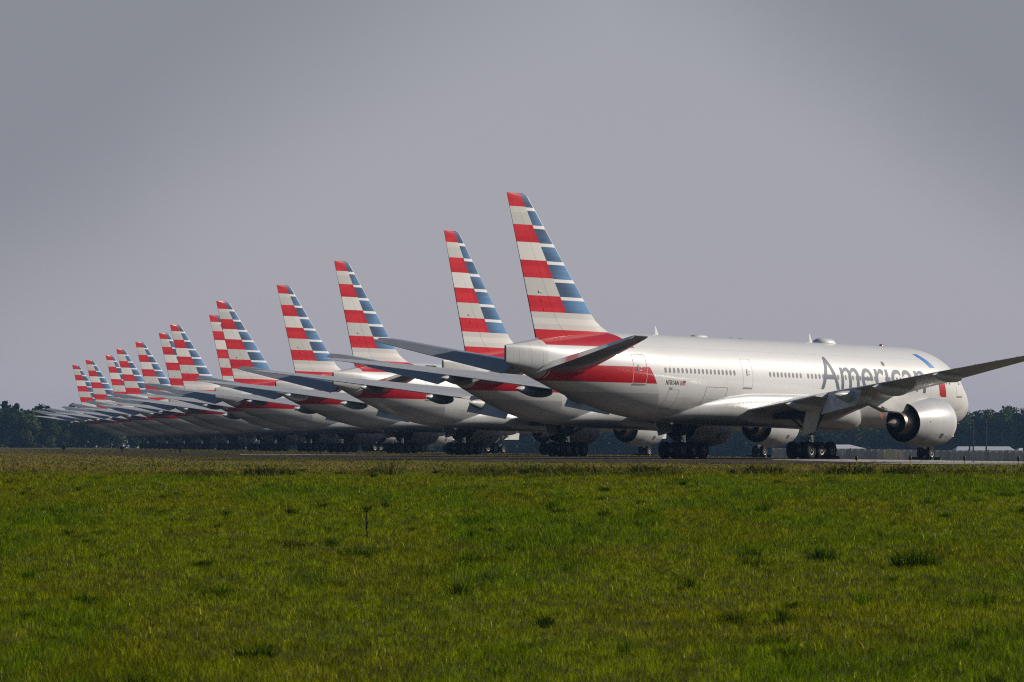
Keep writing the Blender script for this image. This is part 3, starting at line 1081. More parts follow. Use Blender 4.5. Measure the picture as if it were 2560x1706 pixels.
# ---- what only the nearest aircraft shows: windows, other doors, lettering, aerials
Z_WIN = 6.12
win_x = [47.52 - 0.533 * k for k in range(18)] + [33.53 - 0.533 * n for n in range(0, 9)] + [33.53 - 0.533 * n for n in range(10, 29)] + [17.0 - 0.533 * n for n in range(0, 19)]
for x in win_x:
    vs, fs = ellipse_patch(x, Z_WIN, 0.135, 0.19, 0.006)
    mesh_obj('window', vs, fs, M['glass'], FUSE)
for x0, x1 in ((35.95, 37.3), (4.95, 6.15)):
    make_door(x0, x1, FUSE, False)
vs, fs = outline(39.3, 42.2, 3.15, 5.05, 0.03, 0.006, 0.1)
mesh_obj('cargo_door', vs, fs, M['line_dark'], FUSE)
vs, fs = outline(45.6, 46.9, 3.4, 4.75, 0.022, 0.006, 0.1)
mesh_obj('cargo_door', vs, fs, M['line_dark'], FUSE)
text_on_skin('airline_name', 'American', 26.4, 11.2, 5.22, 2.55, M['letter'], FUSE, bold=0.003)
text_on_skin('registration', 'N781AN', 47.45, 45.85, 5.08, 0.34, M['navy'], FUSE, shear=0.12)
M['flag_red'] = material('flag_faded_red', (0.46, 0.16, 0.12), 0.6)
M['flag_blue'] = material('flag_faded_blue', (0.06, 0.06, 0.09), 0.6)
text_on_skin('fleet_code', '7AW', 46.95, 46.5, 4.74, 0.17, M['navy'], FUSE)
# national flag, canton forward
for k in range(7):
    skin_poly('flag_stripe', [(45.7, 5.08 + k * 0.046), (45.05, 5.08 + k * 0.046), (45.05, 5.08 + k * 0.046 + 0.024), (45.7, 5.08 + k * 0.046 + 0.024)], M['flag_red'], FUSE, 0.009)
skin_poly('flag_canton', [(45.30, 5.24), (45.03, 5.24), (45.03, 5.41), (45.30, 5.41)], M['flag_blue'], FUSE, 0.012)
# symbol beside the name: blue sweep above, red sweep below
skin_poly('airline_symbol', [(11.1, 8.15), (10.4, 8.17), (9.75, 7.75), (9.15, 7.16), (9.95, 7.16), (10.5, 7.72)], M['blue'], FUSE)
skin_poly('airline_symbol', [(9.3, 6.15), (8.3, 6.15), (7.95, 4.98), (8.7, 4.98), (9.0, 5.12)], M['symred'], FUSE)
vs, fs = patch(59.6, 59.75, 5.35, 5.95, 0.01, 1, 4)
mesh_obj('placard', vs, fs, M['white'], FUSE)
# cockpit side windows
for (x0, x1, z0, z1) in ((1.55, 2.3, 5.35, 5.75), (2.35, 3.2, 5.45, 6.05), (3.25, 4.0, 5.6, 6.2)):
    vs, fs = patch(x0, x1, z0, z1, 0.01, 4, 4)
    mesh_obj('cockpit_window', vs, fs, M['cockpit'], FUSE)
blade_antenna(44.0, 0.62, FUSE)
blade_antenna(22.7, 0.62, FUSE)
dome('satellite_dome', 38.4, 2.0, 0.5, 0.20, M['white'], FUSE)
dome('satellite_dome', 20.9, 2.5, 0.75, 0.42, M['white'], FUSE)
dome('antenna_fairing', 33.9, 0.9, 0.16, 0.10, M['line_dark'], FUSE)
dome('antenna_fairing', 32.6, 0.9, 0.16, 0.10, M['line_dark'], FUSE)
dome('beacon', 12.6, 0.4, 0.16, 0.18, M['beacon'], FUSE)
dome('antenna_fairing', 7.9, 0.5, 0.12, 0.10, M['white'], FUSE)


# ------------------------------------------------------------------ setting: ground, pavement
def grid_mesh(name, xs, ys, zfun, mat):
    xs = np.asarray(xs); ys = np.asarray(ys)
    XX, YY = np.meshgrid(xs, ys)
    ZZ = zfun(XX, YY)
    v = np.stack([XX.ravel(), YY.ravel(), ZZ.ravel()], 1)
    nx = len(xs)
    fs = []
    for j in range(len(ys) - 1):
        for i in range(nx - 1):
            a = j * nx + i
            fs.append((a, a + 1, a + nx + 1, a + nx))
    return mesh_obj(name, v, fs, mat, None, True)


def ground_material():
    m = material('meadow_soil', (0.06, 0.07, 0.02), 0.95, spec=0.1)
    nt = m.node_tree
    g = nt.nodes.new('ShaderNodeNewGeometry')
    X_, Y_, Z_ = sepxyz(nt, g.outputs['Position'])
    n1 = noise(nt, g.outputs['Position'], 0.5, 5.0, 0.6)
    n2 = noise(nt, g.outputs['Position'], 0.06, 4.0, 0.6, (1.0, 0.35, 1))
    n3 = noise(nt, g.outputs['Position'], 0.02, 3.0, 0.6, (2.5, 0.35, 1))
    near = mixc(nt, n1.smooth(0.3, 0.7), (0.050, 0.060, 0.002), (0.080, 0.078, 0.003))
    far = mixc(nt, n3.smooth(0.35, 0.65), (0.11, 0.105, 0.014), (0.17, 0.125, 0.036))
    far = mixc(nt, n2.smooth(0.5, 0.75) * 0.6, far, (0.085, 0.085, 0.016))
    col = mixc(nt, Y_.smooth(255, 420), near, far)
    nt.links.new(col, bsdf(m).inputs['Base Color'])
    return m


M['ground'] = ground_material()
gx = sorted(set([-3400, -2400, -1500, -900, -600, -400, -300, -220, -160, -120, -95] + [round(-80 + 2.0 * k, 2) for k in range(81)] + [95, 120, 150, 190, 240, 300, 400, 600, 900, 1500, 2400, 3400]))
gy = [-400, -100, 0, 30] + [50 + 1.5 * k for k in range(150)] + [276 + 6 * k for k in range(40)] + [520 + 20 * k for k in range(40)] + [1350, 1450, 1600, 1800, 2100, 2600, 3500, 4500]
tag(grid_mesh('ground', gx, gy, ground_z, M['ground']), kind='structure')


def paving_material(name, c1, c2, c3, sc):
    m = material(name, c1, 1.0, spec=0.0)
    nt = m.node_tree
    g = nt.nodes.new('ShaderNodeNewGeometry')
    n1 = noise(nt, g.outputs['Position'], sc, 5.0, 0.65, (1.6, 0.16, 1))
    n2 = noise(nt, g.outputs['Position'], sc * 6, 4.0, 0.6, (1.0, 0.3, 1))
    col = mixc(nt, n1.smooth(0.35, 0.68), c1, c2)
    col = mixc(nt, n2.smooth(0.55, 0.7) * 0.6, col, c3)
    nt.links.new(col, bsdf(m).inputs['Base Color'])
    return m


M['asphalt'] = paving_material('worn_asphalt', (0.090, 0.073, 0.060), (0.046, 0.039, 0.033), (0.15, 0.13, 0.06), 0.12)
M['concrete'] = paving_material('pale_concrete', (0.45, 0.425, 0.39), (0.33, 0.31, 0.285), (0.20, 0.185, 0.17), 0.10)
M['paint_white'] = paving_material('runway_paint', (0.58, 0.56, 0.53), (0.48, 0.46, 0.43), (0.3, 0.28, 0.26), 0.2)


def strip(name, near, far, mat, dz, seg=10):
    """pavement sheet between a near and a far edge, both given as points along it, laid over the ground"""
    near = [gp(*p) for p in near]; far = [gp(*p) for p in far]
    def sample(line, t):
        q = t * (len(line) - 1)
        i = min(int(q), len(line) - 2)
        f = q - i
        return (line[i][0] + (line[i + 1][0] - line[i][0]) * f, line[i][1] + (line[i + 1][1] - line[i][1]) * f)
    vs, fs = [], []
    nt_ = seg * (len(near) - 1)
    for i in range(nt_ + 1):
        a, b = sample(near, i / nt_), sample(far, i / nt_)
        for j in range(9):
            t = j / 8
            x, y = a[0] + (b[0] - a[0]) * t, a[1] + (b[1] - a[1]) * t
            vs.append((x, y, float(ground_z(x, y)) + dz))
    for i in range(nt_):
        for j in range(8):
            a = i * 9 + j
            fs.append((a, a + 1, a + 10, a + 9))
    return mesh_obj(name, vs, fs, mat)


tag(strip('taxiway', [(-60, 1131.6), (250, 1136.0), (600, 1144.5), (1000, 1151.5), (1300, 1156.5), (1600, 1158.5), (1900, 1160.5), (2250, 1162.5), (2760, 1165)],
          [(-60, 1129.4), (250, 1131.2), (600, 1135.8), (1000, 1138.2), (1300, 1139.8), (1600, 1141.0), (1900, 1145.0), (2250, 1149.5), (2760, 1151)], M['asphalt'], 0.02), kind='structure')
def stand():
    # the disused runway the row is parked on, dark and weedy
    ys = np.arange(470, 1760, 15.0)
    vs, fs = [], []
    offs = np.arange(-42, 34, 6.0)
    for y in ys:
        for o in offs:
            x = float(row_x(y)) + o
            vs.append((x, y, float(ground_z(x, y)) + 0.012))
    m = len(offs)
    for i in range(len(ys) - 1):
        for j in range(m - 1):
            a = i * m + j
            fs.append((a, a + 1, a + m + 1, a + m))
    return mesh_obj('runway', vs, fs, M['asphalt_dark'])


M['asphalt_dark'] = paving_material('old_runway_asphalt', (0.080, 0.068, 0.055), (0.052, 0.045, 0.038), (0.08, 0.07, 0.04), 0.10)
tag(stand(), kind='structure')
tag(strip('apron', [(1930, 1151.0), (2100, 1155.5), (2300, 1158.5), (2760, 1160.5)], [(1930, 1149.8), (2100, 1149.2), (2300, 1150.0), (2760, 1151.2)], M['concrete'], 0.03), kind='structure')
tag(strip('painted_line', [(2180, 1160.3), (2300, 1161.6), (2450, 1162.3), (2760, 1163.3)], [(2180, 1159.7), (2300, 1160.4), (2450, 1161.0), (2760, 1161.9)], M['paint_white'], 0.035), kind='structure')
tag(strip('painted_line', [(2120, 1153.5), (2300, 1155.4), (2450, 1156.6), (2760, 1158.2)], [(2120, 1152.6), (2300, 1153.6), (2450, 1154.4), (2760, 1155.6)], M['paint_white'], 0.040), kind='structure')
tag(strip('painted_line', [(600, 1137.8), (720, 1138.2), (860, 1138.4), (1000, 1138.7)], [(600, 1136.9), (720, 1137.2), (860, 1137.5), (1000, 1138.2)], M['paint_white'], 0.04), kind='structure')


# ------------------------------------------------------------------ grass
def blade_mesh(name, bx, by, bz, h, w, ang, lean, bend, col, mat):
    n = len(bx)
    dx, dy = np.cos(ang), np.sin(ang)             # width direction
    lx, ly = lean[:, 0], lean[:, 1]
    V = np.empty((n, 5, 3), np.float32)
    V[:, 0] = np.stack([bx - dx * w / 2, by - dy * w / 2, bz - 0.01], 1)
    V[:, 1] = np.stack([bx + dx * w / 2, by + dy * w / 2, bz - 0.01], 1)
    mx, my, mz = bx + lx * h * 0.35, by + ly * h * 0.35, bz + h * 0.58
    V[:, 2] = np.stack([mx + dx * w * 0.42, my + dy * w * 0.42, mz], 1)
    V[:, 3] = np.stack([mx - dx * w * 0.42, my - dy * w * 0.42, mz], 1)
    V[:, 4] = np.stack([bx + lx * h * (1 + bend), by + ly * h * (1 + bend), bz + h * (1 - 0.35 * bend)], 1)
    base = (np.arange(n) * 5)[:, None]
    loops = (base + np.array([0, 1, 2, 3, 3, 2, 4])[None, :]).ravel().astype(np.int32)
    starts = (np.arange(n) * 7)[:, None] + np.array([0, 4])[None, :]
    me = bpy.data.meshes.new(name)
    me.vertices.add(n * 5)
    me.vertices.foreach_set('co', V.ravel())
    me.loops.add(n * 7)
    me.loops.foreach_set('vertex_index', loops)
    me.polygons.add(n * 2)
    me.polygons.foreach_set('loop_start', starts.ravel().astype(np.int32))
    at = me.attributes.new('tint', 'FLOAT_COLOR', 'POINT')
    c = np.ones((n, 5, 4), np.float32)
    c[:, :, :3] = col[:, None, :]
    at.data.foreach_set('color', c.ravel())
    me.materials.append(mat)
    me.update(calc_edges=True)
    me.validate()
    return link(bpy.data.objects.new(name, me))


def blade_material(name, trans=0.3):
    m = bpy.data.materials.new(name)
    m.use_nodes = True
    nt = m.node_tree
    nt.nodes.clear()
    out = nt.nodes.new('ShaderNodeOutputMaterial')
    at = nt.nodes.new('ShaderNodeAttribute'); at.attribute_name = 'tint'
    p = nt.nodes.new('ShaderNodeBsdfPrincipled')
    p.inputs['Roughness'].default_value = 0.5
    p.inputs['Specular IOR Level'].default_value = 0.0
    t = nt.nodes.new('ShaderNodeBsdfTranslucent')
    mx = nt.nodes.new('ShaderNodeMixShader')
    mx.inputs[0].default_value = trans
    nt.links.new(at.outputs['Color'], p.inputs['Base Color'])
    nt.links.new(at.outputs['Color'], t.inputs['Color'])
    nt.links.new(p.outputs[0], mx.inputs[1]); nt.links.new(t.outputs[0], mx.inputs[2])
    nt.links.new(mx.outputs[0], out.inputs[0])
    return m


M['blade'] = blade_material('grass_blades', 0.42)
HALF = W_PX / 2 / F_PX


def scatter(n, d0, d1, power, seed, margin=1.22):
    """points inside the widened view wedge, denser near the camera for higher power"""
    g = np.random.default_rng(seed)
    u = g.random(n)
    e = 2.0 - power
    d = (d0 ** e + (d1 ** e - d0 ** e) * u) ** (1 / e)
    x = (g.random(n) * 2 - 1) * (HALF * d * margin + 5.0)
    return x, d, g


def make_grass():
    x, y, g = scatter(1000000, 70, 238, 1.15, 5)
    nb = len(x)
    # clumps: blades gathered round a few hundred centres
    cx, cy, _ = scatter(190, 72, 255, 1.25, 55)
    cr = 0.07 + 0.17 * g.random(190) ** 2
    ch = 0.16 + 0.20 * g.random(190) ** 2
    ct = g.random(190)
    per = (20 + 620 * cr).astype(int)
    ci = np.repeat(np.arange(190), per)
    off = g.normal(size=(len(ci), 2)) * cr[ci][:, None] * 0.55
    x = np.concatenate([x, cx[ci] + off[:, 0]]); y = np.concatenate([y, cy[ci] + off[:, 1]])
    n = len(x)
    clump = np.zeros(n); clump[nb:] = 1
    big = vnoise(x, y * 0.14, 21, 3.6); mid = vnoise(x, y * 0.12, 22, 1.1); fine = vnoise(x, y * 0.5, 23, 0.35)
    dry = vnoise(x, y * 0.13, 24, 2.2)
    lush = sstep((big * 0.65 + mid * 0.55 - 0.50) / 0.30)
    h = 0.05 + 0.075 * g.random(n) ** 1.5 + 0.07 * lush * g.random(n)
    lump = vnoise(x, y * 0.35, 27, 0.10) * 0.6 + vnoise(x, y * 0.3, 28, 0.24) * 0.5
    h *= 0.35 + 0.5 * fine + 0.75 * lump
    h[nb:] = ch[ci] * (0.5 + 0.5 * g.random(len(ci)))
    w = (0.0045 + 0.0035 * g.random(n)) * (0.6 + y / 180.0) * (1 + 0.3 * clump)
    ang = g.random(n) * math.pi
    la = g.random(n) * 2 * math.pi; lm = 0.15 + 0.55 * g.random(n)
    lean = np.stack([np.cos(la) * lm, np.sin(la) * lm], 1)
    lean[nb:, 0] += off[:, 0] / cr[ci] * 0.5
    bend = 0.15 + 0.5 * g.random(n)
    A = np.array([0.190, 0.230, 0.001]); B = np.array([0.125, 0.195, 0.002]); Dd = np.array([0.46, 0.38, 0.05]); O = np.array([0.205, 0.200, 0.003])
    col = A + (B - A) * lush[:, None]
    col = col + (O - col) * (sstep((dry - 0.42) / 0.3) * 0.6)[:, None]
    T0 = np.array([0.060, 0.115, 0.002]); T1 = np.array([0.14, 0.22, 0.003])
    col[nb:] = T0 + (T1 - T0) * (ct[ci] ** 1.3)[:, None]
    isdry = (g.random(n) < 0.006 + 0.010 * sstep((dry - 0.48) / 0.3)) & (clump < 0.5)
    col = np.where(isdry[:, None], Dd * (0.6 + 0.9 * g.random(n))[:, None], col)
    glint = (g.random(n) < 0.008) & (clump < 0.5)  # pale blades with sun glints painted into their colour
    col = np.where(glint[:, None], np.array([0.60, 0.58, 0.10]), col)
    tone = (0.40 + 1.1 * g.random(n) ** 1.4) * (0.45 + 1.0 * sstep((lump - 0.25) / 0.6))
    col = col * tone[:, None]
    o = blade_mesh('grass', x, y, ground_z(x, y), h, w, ang, lean, bend, col.astype(np.float32), M['blade'])
    tag(o, 'rough green grass with dry straw mixed in covering the foreground field', 'grass', kind='stuff')


make_grass()


def make_verge():
    """weedy bank where the meadow meets the airfield, and the thin dry grass beyond it"""
    x, y, g = scatter(190000, 234, 264, 1.0, 8, 1.25)
    n = len(x)
    a = vnoise(x, y * 0.3, 31, 1.6) * 0.5 + vnoise(x, y * 0.4, 32, 5.0) * 0.6
    right = sstep((x + 6) / 14.0)
    weed = sstep((a - 0.50 + 0.10 * right) / 0.14) * np.exp(-((y - 239.5) / 5.0) ** 2)
    weed = weed * sstep((vnoise(x, y * 0.25, 34, 0.42) - 0.30) / 0.25)
    keep = g.random(n) < 0.25 + 0.75 * weed
    x, y, weed = x[keep], y[keep], weed[keep]
    n = len(x)
    h = 0.06 + 0.06 * g.random(n) + 0.36 * weed * g.random(n) * (0.5 + vnoise(x, y, 33, 0.5))
    w = 0.018 + 0.02 * g.random(n) + 0.03 * weed * g.random(n)
    ang = g.random(n) * math.pi
    la = g.random(n) * 2 * math.pi; lm = 0.2 + 0.6 * g.random(n)
    lean = np.stack([np.cos(la) * lm, np.sin(la) * lm], 1)
    A = np.array([0.18, 0.19, 0.012]); Wd = np.array([0.020, 0.027, 0.004]); Dr = np.array([0.24, 0.17, 0.07])
    col = A + (Wd - A) * (weed * 0.9)[:, None]
    dry = g.random(n) < 0.06
    h = np.where(dry & (g.random(n) < 0.5), h + 0.22 * g.random(n), h)
    w = np.where(dry, w * 0.6, w)
    col = np.where(dry[:, None], Dr * (0.6 + 0.7 * g.random(n))[:, None], col * (0.6 + 0.8 * g.random(n))[:, None])
    o = blade_mesh('weed_bank', x, y, ground_z(x, y), h, w, ang, lean, 0.2 + 0.4 * g.random(n), col.astype(np.float32), M['blade'])
    tag(o, 'low bank of dark weeds and dry stalks between the meadow and the pavement', 'weeds', kind='stuff')


make_verge()


def make_far_grass():
    g = np.random.default_rng(17)
    n = 90000
    y = 262 + (1500 - 262) * g.random(n) ** 1.6
    x = (g.random(n) * 2 - 1) * (HALF * y * 1.2 + 2)
    # keep clear of the paved strip
    yn = np.interp(x / y * F_PX + W_PX / 2, [-60, 250, 600, 1000, 1300, 1600, 1900, 2250, 2760], [F_PX * CAM_Z / (q - HORIZON) for q in (1131.6, 1136.0, 1144.5, 1151.5, 1156.5, 1158.5, 1160.5, 1162.5, 1165)])
    yf = np.interp(x / y * F_PX + W_PX / 2, [-60, 250, 600, 1000, 1300, 1600, 1880, 1940], [F_PX * CAM_Z / (q - HORIZON) for q in (1129.4, 1131.2, 1135.8, 1138.2, 1139.8, 1141.0, 1144.0, 1060.0 + 55)])
    off = x - (row_x(y) + 12)
    ok = ((y < yn - 2) | (y > yf + 2) | (g.random(n) < 0.13)) & (off < 3)
    x, y = x[ok], y[ok]
    n = len(x)
    h = (0.04 + 0.06 * g.random(n)) * (0.7 + vnoise(x, y, 41, 6.0) * 0.8)
    w = 0.03 + y * 0.00012
    la = g.random(n) * 2 * math.pi; lm = 0.2 + 0.6 * g.random(n)
    lean = np.stack([np.cos(la) * lm, np.sin(la) * lm], 1)
    A = np.array([0.145, 0.155, 0.012]); B = np.array([0.26, 0.19, 0.05]); D = np.array([0.18, 0.145, 0.028])
    t = vnoise(x, y * 0.25, 42, 6.0)
    col = A + (B - A) * (sstep((t - 0.35) / 0.4) * 0.8)[:, None]
    col = np.where((y > 420)[:, None], col * 0.6 + D * 0.4, col)
    col = col * (0.6 + 0.8 * g.random(n))[:, None]
    o = blade_mesh('airfield_grass', x, y, ground_z(x, y), h, w, g.random(n) * math.pi, lean, 0.3 + 0.3 * g.random(n), col.astype(np.float32), M['blade'])
    tag(o, 'short dry airfield grass on both sides of the taxiway', 'grass', kind='stuff')


make_far_grass()


def tuft(px, py, d, width, height, count, cols, label, cat, name, seed, wscale=1.0, group=None, spread=0.5):
    """a clump standing on the ground: many pointed leaves from one base"""
    g = np.random.default_rng(seed)
    x0 = (px - W_PX / 2) / F_PX * d
    r = width / 2 * np.sqrt(g.random(count)); a = g.random(count) * 2 * math.pi
    lx, ly = r * np.cos(a), r * np.sin(a) * 0.6
    z0 = float(ground_z(x0, d))
    h = height * (0.30 + 0.75 * g.random(count) ** 1.6) * (1.05 - 0.45 * r / (width / 2))
    w = (0.008 + 0.008 * g.random(count)) * wscale
    lean = np.stack([lx / width * 1.3 * spread * 2 + (g.random(count) - 0.5) * 0.5, (g.random(count) - 0.5) * 0.7], 1)
    ca, cb = np.array(cols[0]), np.array(cols[1])
    col = ca + (cb - ca) * g.random(count)[:, None]
    bz = ground_z(x0 + lx, d + ly) - z0
    o = blade_mesh(name, lx, ly, bz, h, w, g.random(count) * math.pi, lean, 0.1 + 0.5 * g.random(count), col.astype(np.float32), M['blade'])
    o.location = (x0, d, z0)
    tag(o, label, cat, group)
    return o


def d_of(py):
    """distance of the meadow surface seen at image row py"""
    lo, hi = 60.0, 250.0
    for _ in range(50):
        m = (lo + hi) / 2
        yy = HORIZON + F_PX * (CAM_Z - float(-1.62 + 0.0104 * (m - 78))) / m
        if yy > py: lo = m
        else: hi = m
    return lo


DG = ((0.030, 0.062, 0.002), (0.09, 0.155, 0.004))
tuft(2285, 1422, d_of(1422), 0.85, 0.62, 420, DG, 'large dark green grass tuft below the nearest nose wheel', 'grass tuft', 'grass_tuft', 1, 1.3)
tuft(2055, 1408, d_of(1408), 0.55, 0.48, 240, DG, 'spiky dark tuft left of the large one at right', 'grass tuft', 'grass_tuft', 2, 1.2)
tuft(1885, 1418, d_of(1418), 0.36, 0.38, 120, DG, 'small spreading tuft, leftmost of three dark tufts at right', 'grass tuft', 'grass_tuft', 3)
tuft(905, 1392, d_of(1392), 0.9, 0.42, 300, DG, 'wide dark tuft at the foot of the dead weed stem', 'grass tuft', 'grass_tuft', 4, 1.2)
tuft(1290, 1382, d_of(1382), 0.32, 0.34, 170, DG, 'narrow dark tuft right of the field centre', 'grass tuft', 'grass_tuft', 5)
tuft(735, 1372, d_of(1372), 0.75, 0.26, 200, ((0.03, 0.03, 0.008), (0.07, 0.06, 0.015)), 'brownish flat tuft left of the dead weed stem', 'grass tuft', 'grass_tuft', 6)
tuft(215, 1512, d_of(1512), 0.4, 0.32, 190, DG, 'dark tuft in the near left of the meadow', 'grass tuft', 'grass_tuft', 7)
tuft(545, 1485, d_of(1485), 0.5, 0.3, 220, DG, 'low dark tuft near the left third of the meadow', 'grass tuft', 'grass_tuft', 8)
tuft(2500, 1435, d_of(1435), 0.5, 0.14, 200, DG, 'flat dark tuft at the right edge of the meadow', 'grass tuft', 'grass_tuft', 9)
tuft(640, 1640, d_of(1640), 0.5, 0.34, 260, DG, 'leafy green tuft close to the lower left edge', 'grass tuft', 'grass_tuft', 12)
DRY = ((0.30, 0.14, 0.05), (0.18, 0.10, 0.035))
tuft(885, 1182, 243, 0.30, 0.42, 90, ((0.34, 0.13, 0.045), (0.20, 0.11, 0.04)), 'rust red clump of dry grass on the weed bank', 'dry grass', 'dry_grass', 21, 1.6, spread=0.15)
tuft(1232, 1176, 246, 0.42, 0.40, 110, ((0.30, 0.22, 0.09), (0.2, 0.15, 0.06)), 'straw coloured clump of dry grass on the weed bank', 'dry grass', 'dry_grass', 22, 1.5, spread=0.2)
tuft(1305, 1178, 246, 0.3, 0.34, 60, DRY, 'reddish dry stalks right of the straw clump', 'dry grass', 'dry_grass', 23, 1.4, spread=0.15)
tuft(108, 1735, 75.5, 0.10, 0.27, 46, ((0.28, 0.11, 0.035), (0.16, 0.075, 0.025)), 'blurred rust brown seed head in the bottom left corner, middle of three', 'dry grass', 'dry_grass', 24, 1.2, spread=0.2)
tuft(16, 1740, 75.5, 0.18, 0.24, 80, ((0.28, 0.11, 0.035), (0.16, 0.075, 0.025)), 'blurred rust brown seed heads at the very left bottom edge', 'dry grass', 'dry_grass', 25, 1.2, spread=0.2)
tuft(146, 1740, 75.5, 0.12, 0.20, 50, ((0.28, 0.11, 0.035), (0.16, 0.075, 0.025)), 'blurred rust brown seed head, rightmost of three in the bottom left corner', 'dry grass', 'dry_grass', 26, 1.2, spread=0.2)

# bushes on the weed bank
BUSH = ((0.050, 0.07, 0.02), (0.11, 0.13, 0.035))
tuft(970, 1186, 240, 0.9, 1.35, 110, BUSH, 'feathery green bush in front of the taxiway below the fourth airliner', 'bush', 'bush', 31, 1.5, spread=0.75)
for i, (px, wd, hh, lab) in enumerate(((718, 0.7, 0.30, 'low dark weed bush left of the rust red dry grass'), (855, 0.5, 0.24, 'small dark weed bush touching the rust red dry grass'), (1092, 0.2, 0.32, 'upright dark weed right of the feathery bush'),
                                       (1905, 0.35, 0.34, 'pointed dark weed under the nearest main wheels'), (2140, 0.55, 0.28, 'dark weed bush between the two leftmost yellow markers'), (2480, 1.6, 0.26, 'long dark weed thicket at the right end of the bank'))):
    tuft(px, 1190, 243 + i * 0.7, wd, hh, 200 + int(200 * wd), ((0.022, 0.026, 0.008), (0.055, 0.06, 0.014)), lab, 'weed', 'weed_bush', 40 + i, 1.8, spread=0.7)


def dead_weed():
    d = d_of(1360)
    x0 = (917 - W_PX / 2) / F_PX * d
    bm = bmesh.new()
    s = d / F_PX * 0.55
    pts = [(4, 0), (3, 40), (0, 62), (-2, 96), (1, 130), (3, 152)]
    for a, b in zip(pts, pts[1:]):
        add_tube(bm, (a[0] * s, 0, a[1] * s), (b[0] * s, 0, b[1] * s), 3.6 * s, 3.0 * s, 6)
    r = random.Random(3)
    for cz, n, rr in ((142, 16, 7.5), (84, 12, 5.5), (66, 10, 4.0)):
        for k in range(n):
            p = Vector((r.uniform(-1, 1), r.uniform(-1, 1), r.uniform(-1, 1))) * rr * s
            add_tube(bm, (2 * s, 0, cz * s), (2 * s + p.x, p.y, cz * s + p.z * 1.4), 3.4 * s, 1.4 * s, 5)
    o = bm_obj('dead_weed', bm, dirt(material('dead_weed_stem', rough=0.9), (0.05, 0.025, 0.012), 0.5, 30.0), None)
    o.location = (x0, d, float(ground_z(x0, d)))
    tag(o, 'single dead brown weed stem with seed heads in the middle of the meadow', 'weed')


dead_weed()

# ------------------------------------------------------------------ small airfield things
M['marker_yellow'] = dirt(material('marker_yellow', rough=0.6), (0.55, 0.30, 0.03), 0.3, 20.0)
M['marker_black'] = material('marker_black', (0.01, 0.01, 0.01), 0.5)


def edge_marker():
    root = empty('edge_light')
    bm = bmesh.new()
    add_tube(bm, (0, 0, -0.05), (0, 0, 0.27), 0.028, 0.024, 10)
    add_tube(bm, (0, 0, 0.0), (0, 0, 0.03), 0.10, 0.08, 12)
    bm_obj('stake', bm, M['marker_yellow'], root, True, 40)
    bm = bmesh.new()
    add_tube(bm, (0, 0, 0.26), (0, 0, 0.31), 0.045, 0.075, 12)
    add_tube(bm, (0, 0, 0.31), (0, 0, 0.41), 0.075, 0.07, 12)
    r = bmesh.ops.create_uvsphere(bm, u_segments=12, v_segments=8, radius=0.07)
    bmesh.ops.translate(bm, vec=(0, 0, 0.42), verts=r['verts'])
    bm_obj('lamp_head', bm, M['marker_black'], root, True, 40)
    return root


em = edge_marker()
for i, (px, py, lab) in enumerate(((2141, 1162.5, 'black topped yellow edge light nearest the main wheels'), (2275.5, 1163.5, 'black topped yellow edge light left of the nose wheel'), (2411, 1164.5, 'black topped yellow edge light right of the nose wheel'), (2546, 1166, 'black topped yellow edge light at the right frame edge'))):
    if i == 0:
        o = em
    else:
        o = copy_tree(em)
    x, y = gp(px, py, 0.0)
    o.location = (x, y, float(ground_z(x, y)))
    tag(o, lab, 'edge light', 'edge lights along the pavement')


def chock_set(idx):
    pos, rz = planes[idx]
    return Matrix.Translation(pos) @ Matrix.Rotation(rz, 4, 'Z')


def make_chock(name, ln, wd, h):
    bm = bmesh.new()
    prof = [(-wd / 2, 0), (wd / 2, 0), (wd * 0.18, h), (-wd * 0.18, h)]
    add_loft(bm, [[(x, s * ln / 2, z) for x, z in prof] for s in (-1, 1)])
    r = bmesh.ops.create_cone(bm, cap_ends=True, segments=8, radius1=0.03, radius2=0.03, depth=0.25)
    bmesh.ops.transform(bm, matrix=Matrix.Translation((0, ln / 2 + 0.1, h * 0.6)) @ Matrix.Rotation(rad(90), 4, 'X'), verts=r['verts'])
    return bm_obj(name, bm, M['chock'], None)


ck = make_chock('wheel_chock', 1.9, 0.42, 0.24)
chocks = [(0, 5.89 + 0.62, 0.0, 'black chock behind the nose wheels of the nearest airliner'), (0, 5.89 - 0.62, 0.0, 'black chock ahead of the nose wheels of the nearest airliner'), (0, 31.77 - 2.25, 5.49, 'black chock ahead of the right main wheels of the nearest airliner'),
          (1, 5.89 + 0.62, 0.0, 'black chock behind the nose wheels of the second airliner'), (1, 5.89 - 0.62, 0.0, 'black chock ahead of the nose wheels of the second airliner'),
          (2, 5.89 + 0.62, 0.0, 'black chock behind the nose wheels of the third airliner')]
for i, (pi, x, y, lab) in enumerate(chocks):
    o = ck if i == 0 else ck.copy()
    if i: COL.objects.link(o)
    m = chock_set(pi)
    l = m @ P(x, y, 0.0, False)
    o.location = (l.x, l.y, float(ground_z(l.x, l.y)))
    o.rotation_euler = (0, 0, planes[pi][1])
    tag(o, lab, 'wheel chock', 'wheel chocks at the landing gear')


